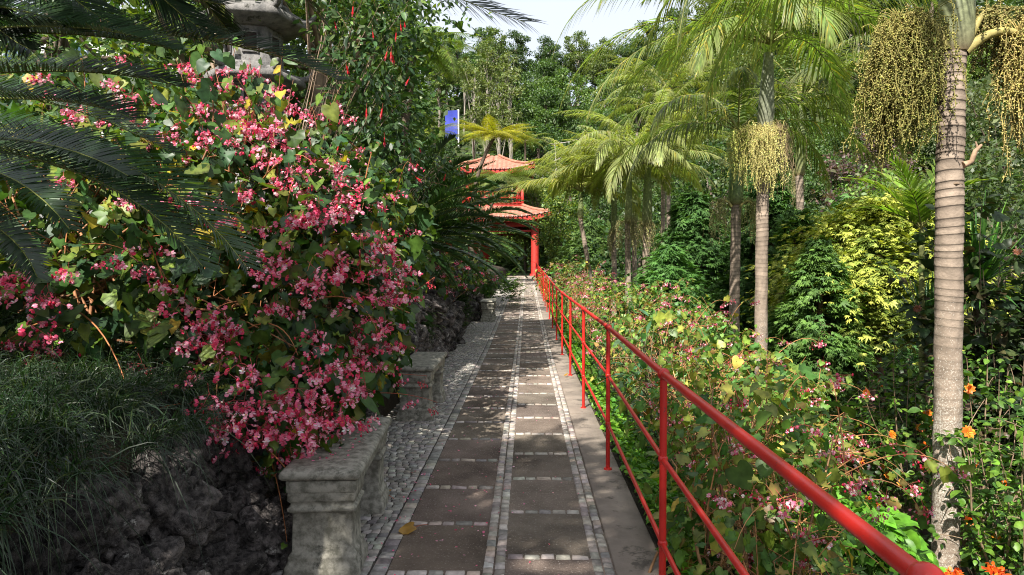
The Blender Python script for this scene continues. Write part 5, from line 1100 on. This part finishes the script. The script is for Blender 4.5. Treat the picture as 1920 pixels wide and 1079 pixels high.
def fuchsia(label, blobs, roots, n, fl, seed, sz=.075, nfl=8):
    b = [B(*e) for e in blobs]; o = bush(label, b, roots, n, sz, FG, [3, 3, 2, 1.5], (), FC, 'fuchsias on the left bank', nbranch=40, stemcol=(.14, .10, .07), tmpl=LEAF, name='fuchsia_shrub', cat='shrub', seed=seed, br=.006, down=.25, thick=(.35, 1.08))
    rc = np.array(o.location); pos = [hit(x, y, b) for x, y in fl]
    for q in pos:
        if q is None: continue
        f = link('flower', FU, o, tuple(q - rc + (0, -.04, .02))); f.rotation_euler = (rng.normal(0, .2), rng.normal(0, .2), rng.uniform(0, 6)); k = rng.uniform(.65, 1.0); f.scale = (k, k, k)
fuchsia('fuchsia shrub with hanging red flowers at the top centre-left, in front of the sky', [(705, 150, 6.6, .42, .6, .75), (690, 50, 6.8, .5, .6, .6), (735, 240, 6.9, .32, .5, .45), (700, 300, 6.4, .42, .5, .3)], [(-2.3, 7.0, 1), (-2.5, 6.8, 1)], 2900,
        [(665, 10), (735, 95), (752, 45), (820, 50), (722, 255), (785, 275), (745, 60), (640, 270), (730, 95), (700, 60), (690, 200), (770, 150), (650, 120), (720, 200), (760, 40), (736, 100), (628, 40)], 21)
fuchsia('fuchsia low over the cycad above the middle bench, with a few red bells', [(750, 350, 6.8, .36, .4, .20), (800, 310, 7.4, .26, .4, .16)], [(-2.0, 7.4, 1), (-2.2, 7.2, 1)], 480,
        [(748, 415), (838, 415), (848, 375), (800, 380), (773, 330), (838, 325), (690, 390), (795, 425)], 22, .06)
bush('begonia with small pink flowers on the wall below the dark cycads', [B(860, 505, 11.5, .45, .9, .30), B(900, 525, 14.5, .4, 1.2, .25), B(820, 520, 9.6, .3, .5, .25)], [(-1.7, 11.5, 1), (-1.6, 14, 1)], 900, .07, GREENS, [5, 5, 3, 1, 3, .1],
     [(860, 490), (880, 500), (900, 510), (850, 520), (870, 530), (890, 540), (915, 510), (930, 500), (905, 525), (845, 540), (830, 515), (860, 545), (925, 520), (820, 500)], FC, nbranch=20, seed=31)
# near strap and foliage masses behind the big begonia
tree('dark small-leaved tree directly behind the stone lantern', bp(520, 10.5), 5.6, 1.9, 1.2, .13, 9000, .10, [(.03, .07, .018), (.05, .10, .02), (.14, .20, .03)], [3, 3, 1.5], ncl=60, seed=1, lean=(-.3, 0))
tree('rough-barked tree with bright leaves left of the stone lantern', bp(395, 8.2), 5.2, 1.8, 2.4, .11, 6000, .10, [(.08, .14, .02), (.16, .22, .03), (.04, .09, .02)], [3, 2, 2], ncl=50, seed=2, bark=(.30, .23, .17))
tree('tree with thick mottled trunk right of the stone lantern, under the long frond', bp(588, 8.3), 5.6, 1.7, 2.6, .085, 6000, .085, [(.05, .10, .02), (.12, .18, .03), (.03, .07, .02)], [3, 2, 2], ncl=46, seed=3, bark=(.30, .22, .16), lean=(.15, 0))
tree('broad green tree behind the begonia at the left edge', bp(120, 11), 6.4, 3.0, .6, .16, 12000, .12, [(.04, .09, .02), (.07, .13, .02), (.14, .19, .03)], [3, 3, 1], ncl=80, seed=4)
tree('dense dark tree between the lantern and the fuchsia, high on the bank', bp(610, 14), 7.6, 2.0, 1.0, .16, 12000, .13, [(.03, .07, .018), (.05, .10, .02), (.10, .15, .03)], [3, 3, 1.4], ncl=80, seed=5)
tree('tree filling the gap left of the tall tree fern', bp(660, 18), 8.0, 2.0, .8, .16, 11000, .15, [(.04, .085, .02), (.06, .11, .02), (.12, .17, .03)], [3, 3, 1.4], ncl=70, seed=6)
tree('green tree above the distant cycad on the left', bp(745, 20), 4.6, 1.5, .6, .12, 9000, .14, [(.035, .08, .02), (.06, .11, .02), (.10, .16, .03)], [3, 3, 1.4], ncl=60, seed=7)
tree('tree on the bank left of the pavilion', bp(760, 34), 5.4, 2.4, .5, .15, 9000, .18, [(.05, .10, .02), (.08, .14, .03), (.13, .18, .03)], [3, 3, 1.4], ncl=60, seed=8)
tree('bright tree in the far left behind the house', bp(300, 19), 9.0, 3.6, 1.0, .2, 12000, .18, [(.08, .15, .03), (.05, .11, .02), (.16, .22, .03)], [3, 3, 1.4], ncl=80, seed=9)
tree('light green tree growing up right of the pavilion column', bp(1050, 40), 5.8, 1.5, .3, .1, 9000, .15, [(.10, .17, .03), (.18, .22, .03), (.06, .12, .02)], [3, 2, 2], ncl=60, seed=10)
tree('pale green shrub-like tree right of the lower pavilion roof', bp(1010, 52), 9, 2.0, .5, .12, 8000, .2, [(.12, .17, .04), (.16, .20, .04), (.06, .11, .02)], [3, 2, 2], ncl=60, seed=11)
tree('reddish-leaved tree in the far garden between the palms', bp(1620, 34), 10.0, 2.0, 3.5, .15, 5000, .2, [(.13, .08, .075), (.09, .06, .055), (.10, .11, .05)], [3, 3, 1.5], ncl=50, seed=12)
tree('light green tree in the far garden left of the thick trunk', bp(1690, 26), 7.0, 2.6, 1.5, .15, 10000, .16, [(.11, .19, .04), (.16, .25, .05), (.06, .12, .02)], [3, 2, 2], ncl=60, seed=13)
tree('purple-leaved shrub-tree just left of the thick trunk at mid height', bp(1715, 22), 5.4, 1.3, 2.0, .1, 5000, .15, [(.06, .03, .05), (.04, .025, .035)], [1, 1], ncl=34, seed=14)
tree('airy grey-green tree against the sky right of the thick palm trunk', bp(1880, 32), 10.6, 3.2, 3.0, .2, 7000, .2, [(.10, .13, .05), (.07, .10, .04), (.14, .16, .07)], [3, 3, 1.4], ncl=70, seed=15, crad=.25)
tree('grey-green tree at the right edge behind the large-leaved shrub', bp(1900, 22), 7.2, 2.8, 1.5, .16, 9000, .17, [(.07, .11, .03), (.05, .09, .025)], [3, 3], ncl=60, seed=16)
tree('broad green tree in the gap between the palm grove and the hill', bp(1330, 45), 11.5, 4.6, 1.5, .2, 12000, .26, [(.05, .10, .02), (.08, .14, .03), (.03, .07, .02)], [3, 2, 2], ncl=80, seed=17)
tree('dark green tree low behind the railing end', bp(1075, 50), 5.2, 2.6, .3, .15, 9000, .22, [(.03, .08, .02), (.06, .11, .02)], [3, 2], ncl=60, seed=18)
tree('dark tree in shade behind the palm grove', bp(1200, 34), 4.6, 3.4, .3, .15, 9000, .2, [(.025, .06, .018), (.05, .10, .02)], [3, 2], ncl=70, seed=19)
# ------------------------------------------------------------------ red pavilion
PX, PY, PZ = -2.35, 49.5, .72
pav = thing('garden_pavilion', (PX, PY, PZ), 'two-storey red oriental pavilion with curved terracotta roofs at the end of the path', 'pavilion')
def roof(cx, cy, z0, half, ztop, htop, lift, nrib):
    """curved hipped roof with barrel tile ribs; square plan"""
    g = Geo(); nu, nv = nrib * 4, 12; z = z0
    for side in range(4):
        u = np.linspace(-1, 1, nu + 1); v = np.linspace(0, 1, nv + 1); U, Vv = np.meshgrid(u, v)
        hw = half * (1 - Vv) + htop * Vv; x = U * hw; y = -hw * (1 + .0 * U)
        prof = Vv ** 1.5 * .85 + Vv * .15; zz = z0 + (ztop - z0) * prof + lift * np.abs(U) ** 3.2 * (1 - Vv) ** 1.6
        ext = 1 + .06 * np.abs(U) ** 5 * (1 - Vv); x = x * ext; y = y * ext
        # ribs run straight down the slope: constant x
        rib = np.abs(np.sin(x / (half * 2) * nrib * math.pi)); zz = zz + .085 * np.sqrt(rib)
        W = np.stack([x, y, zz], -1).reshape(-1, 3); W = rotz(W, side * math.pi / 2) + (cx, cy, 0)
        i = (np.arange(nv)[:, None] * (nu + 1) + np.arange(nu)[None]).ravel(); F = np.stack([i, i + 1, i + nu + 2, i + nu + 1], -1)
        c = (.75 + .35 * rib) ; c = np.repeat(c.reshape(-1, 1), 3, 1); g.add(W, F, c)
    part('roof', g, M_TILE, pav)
    g = Geo()
    for side in range(4):                            # hip ridges and eave fascia
        t = np.linspace(0, 1, 12); hw = half * (1 - t) + htop * t; e = 1 + .06 * (1 - t); zz = z0 + (ztop - z0) * (t ** 1.5 * .85 + t * .15) + lift * (1 - t) ** 1.6 + .10
        g = Geo(); pts = rotz(np.stack([-hw * e, -hw * e, zz], -1), side * math.pi / 2) + (cx, cy, 0); tube(g, pts, .10, 8, (1.1, 1.05, 1)); part('ridge', g, M_TILE, pav)
    g = Geo(); k = 30
    for side in range(4):
        u = np.linspace(-1, 1, k); e = 1 + .06 * np.abs(u) ** 5; zt = z0 + lift * np.abs(u) ** 3.2 - .02
        top = np.stack([u * half * e * .985, -half * e * .985, zt], -1); bot = top - (0, 0, .26); inn = np.stack([u * half * .62, np.full(k, -half * .62), np.full(k, z0 + .02)], -1)
        W = rotz(np.vstack([top, bot, inn]), side * math.pi / 2) + (cx, cy, 0); g.add(W, [(i, i + 1, k + i + 1, k + i) for i in range(k - 1)]); g.add(W, [(k + i, k + i + 1, 2 * k + i + 1, 2 * k + i) for i in range(k - 1)], (1, 1, 1), 1)
    part('eaves', g, [M_PAVRED, M_DARKWOOD_SHADE], pav, smooth=False)
    g = Geo()
    for side in range(4):
        n = nrib
        for i in range(n):
            x = (-1 + (2 * i + 1) / n) * half; u = x / half; e = 1 + .06 * abs(u) ** 5; p_ = rotz(np.array([(x * e, -half * e - .03, z0 + lift * abs(u) ** 3.2 + .05)]), side * math.pi / 2)[0] + (cx, cy, 0); sphere(g, p_, .075, (1.35, 1.7, 2.2), 8, 5)
    part('tile_ends', g, M_TILE, pav)
Zl = 1.4 + (500 - 408) * 45.5 / 1280; Zu = 1.4 + (500 - 320) * 47 / 1280
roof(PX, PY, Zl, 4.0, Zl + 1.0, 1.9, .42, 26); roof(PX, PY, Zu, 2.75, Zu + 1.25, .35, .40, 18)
HC = 2.9
for sx in (-1, 1):
    for sy in (-1, 1):
        g = Geo(); x, y = PX + sx * HC, PY + sy * HC; tube(g, [(x, y, PZ), (x, y, PZ + .25), (x, y, Zl)], [.30, .27, .27], 20); tube(g, [(x, y, PZ - .02), (x, y, PZ + .18)], [.38, .34], 20, cap=True); part('column', g, M_PAVRED, pav)
        g = Geo(); x, y = PX + sx * 1.75, PY + sy * 1.75; tube(g, [(x, y, Zl + .7), (x, y, Zu)], .17, 16); part('column', g, M_PAVRED, pav)
for s in range(4):
    a = s * math.pi / 2
    def rb(c, sz): 
        q = rotz(np.array([c]), a)[0] + (PX, PY, 0); g = Geo(); box(g, q, sz, rz=a, bev=.01); return g
    part('beam', rb((0, -HC, Zl - .35), (HC * 2, .22, .42)), M_PAVRED, pav, smooth=False); part('beam', rb((0, -1.75, Zu - .28), (3.5, .2, .40)), M_PAVRED, pav, smooth=False); part('beam', rb((0, -HC, Zl - .85), (HC * 2, .1, .14)), M_PAVRED, pav, smooth=False)
    g = Geo(); zb = Zl + 1.0
    for z in (zb + .12, zb + .5, zb + .92): q = rotz(np.array([(0, -2.05, z)]), a)[0] + (PX, PY, 0); box(g, q, (4.1, .08, .08), rz=a)
    for i in range(15): q = rotz(np.array([(-1.96 + i * .28, -2.05, zb + .5)]), a)[0] + (PX, PY, 0); box(g, q, (.05, .05, .80), rz=a)
    part('balustrade', g, M_PAVRED, pav, smooth=False)
    g = Geo(); q = rotz(np.array([(-2.05, -2.05, zb + .55)]), a)[0] + (PX, PY, 0); box(g, q, (.16, .16, 1.1), rz=a, bev=.02); part('corner_post', g, M_PAVRED, pav, smooth=False)
g = Geo(); box(g, (PX, PY, Zl + .92), (4.3, 4.3, .16)); part('floor', g, M_PAVRED, pav, smooth=False)
g = Geo(); box(g, (PX, PY, PZ - .25), (8, 8, .5), bev=.03); part('plinth', g, M_CONC, pav, smooth=False)
g = Geo(); box(g, (-.12, 45.6, .62), (1.25, .8, .30), bev=.02); box(g, (-.12, 45.1, .60), (1.25, .5, .16), bev=.02); tag(link('steps', g.mesh('steps', M_CONC, False)), kind='structure')
g = Geo(); box(g, (PX - 1.2, PY + 1.0, 2.0), (1.6, .15, 2.4)); part('rear_screen', g, M_PAVRED, pav, smooth=False)

# blue banner on its pole
bq = P(846, 235, 88); bz = float(gz(bq[0], 88)); ban = thing('banner', (bq[0], 88, bz), 'tall blue banner on a white post standing on the wooded hillside', 'banner')
g = Geo(); tube(g, [(bq[0] + .95, 88, bz - .3), (bq[0] + .95, 88, bq[2] + 2.0)], .10, 10); part('pole', g, M_WHITE, ban)
g = Geo(); n = 12; z = np.linspace(-1.85, 1.85, n); xx = np.linspace(-.8, .82, 8); Z, X = np.meshgrid(z, xx, indexing='ij'); Yv = .06 * np.sin(Z * 2) + .04 * np.sin(X * 5); V = np.stack([bq[0] + X, 88 + Yv, bq[2] + Z + X * .08], -1).reshape(-1, 3); i = (np.arange(n - 1)[:, None] * 8 + np.arange(7)[None]).ravel(); g.add(V, np.stack([i, i + 1, i + 9, i + 8], -1)); g.add(V + (0, .03, 0), np.stack([i, i + 8, i + 9, i + 1], -1)); part('cloth', g, M_BLUE, ban)
g = Geo(); box(g, (bq[0] + .9, 88, bq[2] + 1.9), (.2, .1, .1)); box(g, (bq[0] + .9, 88, bq[2] - 1.85), (.2, .1, .1)); part('bracket', g, M_WHITE, ban, smooth=False)

# white house glimpsed through the fronds
hx, hy = P(140, 500, 22)[0], 23.0; hz0 = float(gz(hx, hy)); hs = thing('white_house', (hx, hy, hz0), 'white house with a blue-framed window glimpsed between the fronds at the upper left', 'house')
g = Geo(); box(g, (hx, hy + 2, hz0 + 3.3), (7, 4, 7.6)); part('wall', g, M_WHITE, hs, smooth=False)
g = Geo(); box(g, (hx, hy + 2, hz0 + 7.3), (7.6, 4.6, .35), bev=.05); part('roof', g, M_TILE, hs, smooth=False)
for wx in (-2.4, -.6, 1.6):
    for wz in (6.0, 3.2):
        g = Geo(); cx, cz = hx + wx, hz0 + wz
        for dx in (-.5, 0, .5): box(g, (cx + dx, hy - .04, cz), (.09, .1, 1.4), bev=.01)
        for dz in (-.7, 0, .7): box(g, (cx, hy - .041, cz + dz), (1.1, .095, .09), bev=.01)
        f = part('window', g, M_FRAME, hs, smooth=False); g = Geo(); box(g, (cx, hy - .01, cz), (.98, .04, 1.38)); link('pane', g.mesh('pane', M_GLASS, False, hs.location), f)

# ------------------------------------------------------------------ forest on the hillside: a few kinds, copied one by one
def T_(label, H, cr, cb, tr, n, sz, cols, p, seed, name='forest_tree', **k):
    return tree(label, (0, 0, 0), H, cr, cb, tr, n, sz, cols, p, name=name, group='trees of the wooded hillside', seed=seed, **k)
F_ = [T_('dark green broadleaf tree in the hillside forest', 10.5, 3.2, 2.0, .2, 7000, .30, [(0.053, 0.105, 0.027), (0.075, 0.135, 0.033), (0.038, 0.075, 0.022)], [3, 3, 2], 201, ncl=60, crad=.26),
      T_('tall olive-green tree of open habit in the hillside forest', 13, 2.7, 4.0, .2, 6500, .28, [(0.105, 0.150, 0.038), (0.135, 0.180, 0.045), (0.068, 0.112, 0.030)], [3, 2, 2], 202, ncl=60, crad=.22, bark=(.22, .19, .16)),
      T_('mid green rounded tree in the hillside forest', 9.5, 3.4, 1.2, .2, 7500, .30, [(0.083, 0.150, 0.033), (0.120, 0.195, 0.045), (0.053, 0.105, 0.027)], [3, 3, 2], 203, ncl=64, crad=.26),
      T_('slender dark pointed tree in the hillside forest', 13.5, 1.9, 2.5, .2, 6000, .27, [(0.045, 0.090, 0.030), (0.068, 0.112, 0.033)], [3, 3], 204, ncl=56, crad=.32, shell=.1),
      T_('pale-stemmed tree with small high crown on the hillside', 12, 1.5, 8.5, .14, 1300, .25, [(0.120, 0.165, 0.045), (0.150, 0.180, 0.060)], [1, 1], 205, ncl=24, crad=.3, bark=(.27, .24, .20), limbs=10),
      T_('light yellow-green tree low on the hillside', 8, 3.2, .8, .2, 7500, .28, [(0.150, 0.225, 0.045), (0.195, 0.270, 0.053), (0.090, 0.150, 0.030)], [3, 2, 2], 206, ncl=64, crad=.26)]
used = [False] * 6
def put(k, x, y, sc, rz, dz=0):
    l = (x, y, float(gz(x, y)) - .2 + dz)
    px = 988 + x * 1280 / y
    where = ('on the skyline' if y > 96 else 'midway up the hill' if y > 72 else 'at the foot of the hill' if y > 50 else 'on the near right slope') + (' left of the dead tree' if px < 960 and y > 50 else ' above the pavilion' if px < 1050 and y > 50 else ' left of palm fronds' if px < 1150 and y > 50 else ' behind palm fronds' if px < 1500 else ' left of the thick trunk' if px < 1760 else ' right of the thick trunk')
    kind = ['dark broadleaf tree', 'tall olive-green tree', 'rounded mid-green tree', 'slender dark pointed tree', 'pale-stemmed tree with high crown', 'light yellow-green tree'][k]
    if not used[k]: used[k] = True; o = F_[k]; o.location = l; o.rotation_euler = (0, 0, rz); o.scale = (sc,) * 3
    else: o = copy_tree(F_[k], l, rz, sc)
    o['label'] = kind + ' ' + where
r = np.random.default_rng(99)
for y in (57, 63, 70, 77, 84, 91, 98, 105, 112, 119):
    xa = (740 - 988) * y / 1280; xb = (1800 - 988) * y / 1280; x = xa + r.uniform(0, 3)
    while x < xb:
        px = 988 + x * 1280 / y; k = int(r.choice([0, 1, 2, 3], p=[.33, .25, .27, .15]))
        if y > 100: k = int(r.choice([0, 1, 3], p=[.4, .35, .25]))
        s0 = .8 if px < 880 else 1
        if y < 68: k = int(r.choice([5, 2, 0], p=[.5, .3, .2]))
        s = s0 * r.uniform(.75, 1.1) * (.62 if y < 72 else 1)
        if 815 < px < 885 and y < 88: x += 2.5; continue
        if abs(px - 915) < 55 and 74 < y < 95:
            put(4, x, y, r.uniform(.8, 1.1), r.uniform(0, 6)); x += 1.5; continue
        put(k, x + r.normal(0, .8), y + r.normal(0, 2), s, r.uniform(0, 6)); x += r.uniform(3.6, 5.6) * (1.25 if px > 1150 else 1)
# the slope to the right of the palms
for y, n in ((30, 4), (38, 5), (47, 5), (56, 6), (66, 6)):
    xa = (1500 - 988) * y / 1280; xb = (1990 - 988) * y / 1280
    for x in np.linspace(xa, xb, n): put(int(r.choice([0, 2, 5], p=[.3, .4, .3])), x + r.normal(0, 1), y + r.normal(0, 1.5), r.uniform(.45, .62) if y < 50 else r.uniform(.6, .8), r.uniform(0, 6))
# bare grey dead tree on the slope
for px, py, d, lab in ((1040, 265, 60, 'pale dead branches of a leafless tree left of the palm fronds'),):
    t = P(px, py, d); b = (t[0], d, float(gz(t[0], d))); o = thing('dead_tree', b, lab, 'tree'); g = Geo(); H = t[2] - b[2]
    tube(g, bez(b, (b[0] + .4, d, b[2] + H * .5), t, 9), np.linspace(.13, .03, 9), 8, (.42, .38, .34))
    for k in range(16):
        z0_ = r.uniform(.45, 1); s_ = np.array(b) + (np.array(t) - np.array(b)) * z0_; a = r.uniform(0, 6.28); e = s_ + np.array((math.cos(a), math.sin(a), r.uniform(.1, .7))) * r.uniform(1, 2.6); tube(g, bez(s_, (s_ + e) / 2 + (0, 0, -.2), e, 6), np.linspace(.04, .01, 6), 5, (.42, .38, .34))
    part('trunk', g, M_BARK, o)

# ------------------------------------------------------------------ big evergreens beside and behind the viewer: they shade the path
SH = [(.03, .07, .02), (.05, .10, .02)]
def shade(label, base, H, cr, cb, n, seed, lean=(0, 0), ncl=60, crad=.20, sz=.15):
    tree(label, (base[0], base[1], float(gz(*base))), H, cr, cb, .2, n, sz, SH, [1, 1], name='evergreen_tree', group='evergreens shading the path', ncl=ncl, crad=crad, seed=seed, lean=lean, shell=.1, tmpl=LEAF)
shade('broad evergreen left of the viewpoint, outside the photo, shading the nearest bench', (-3.6, -1.7), 7.2, 2.0, 3.8, 2900, 301, (1.2, 0), 34, .18)
shade('evergreen behind the viewpoint, outside the photo, shading the start of the path', (-3.4, -5.2), 8.6, 2.9, 4.6, 3600, 302, (1.2, 0), 42, .18)
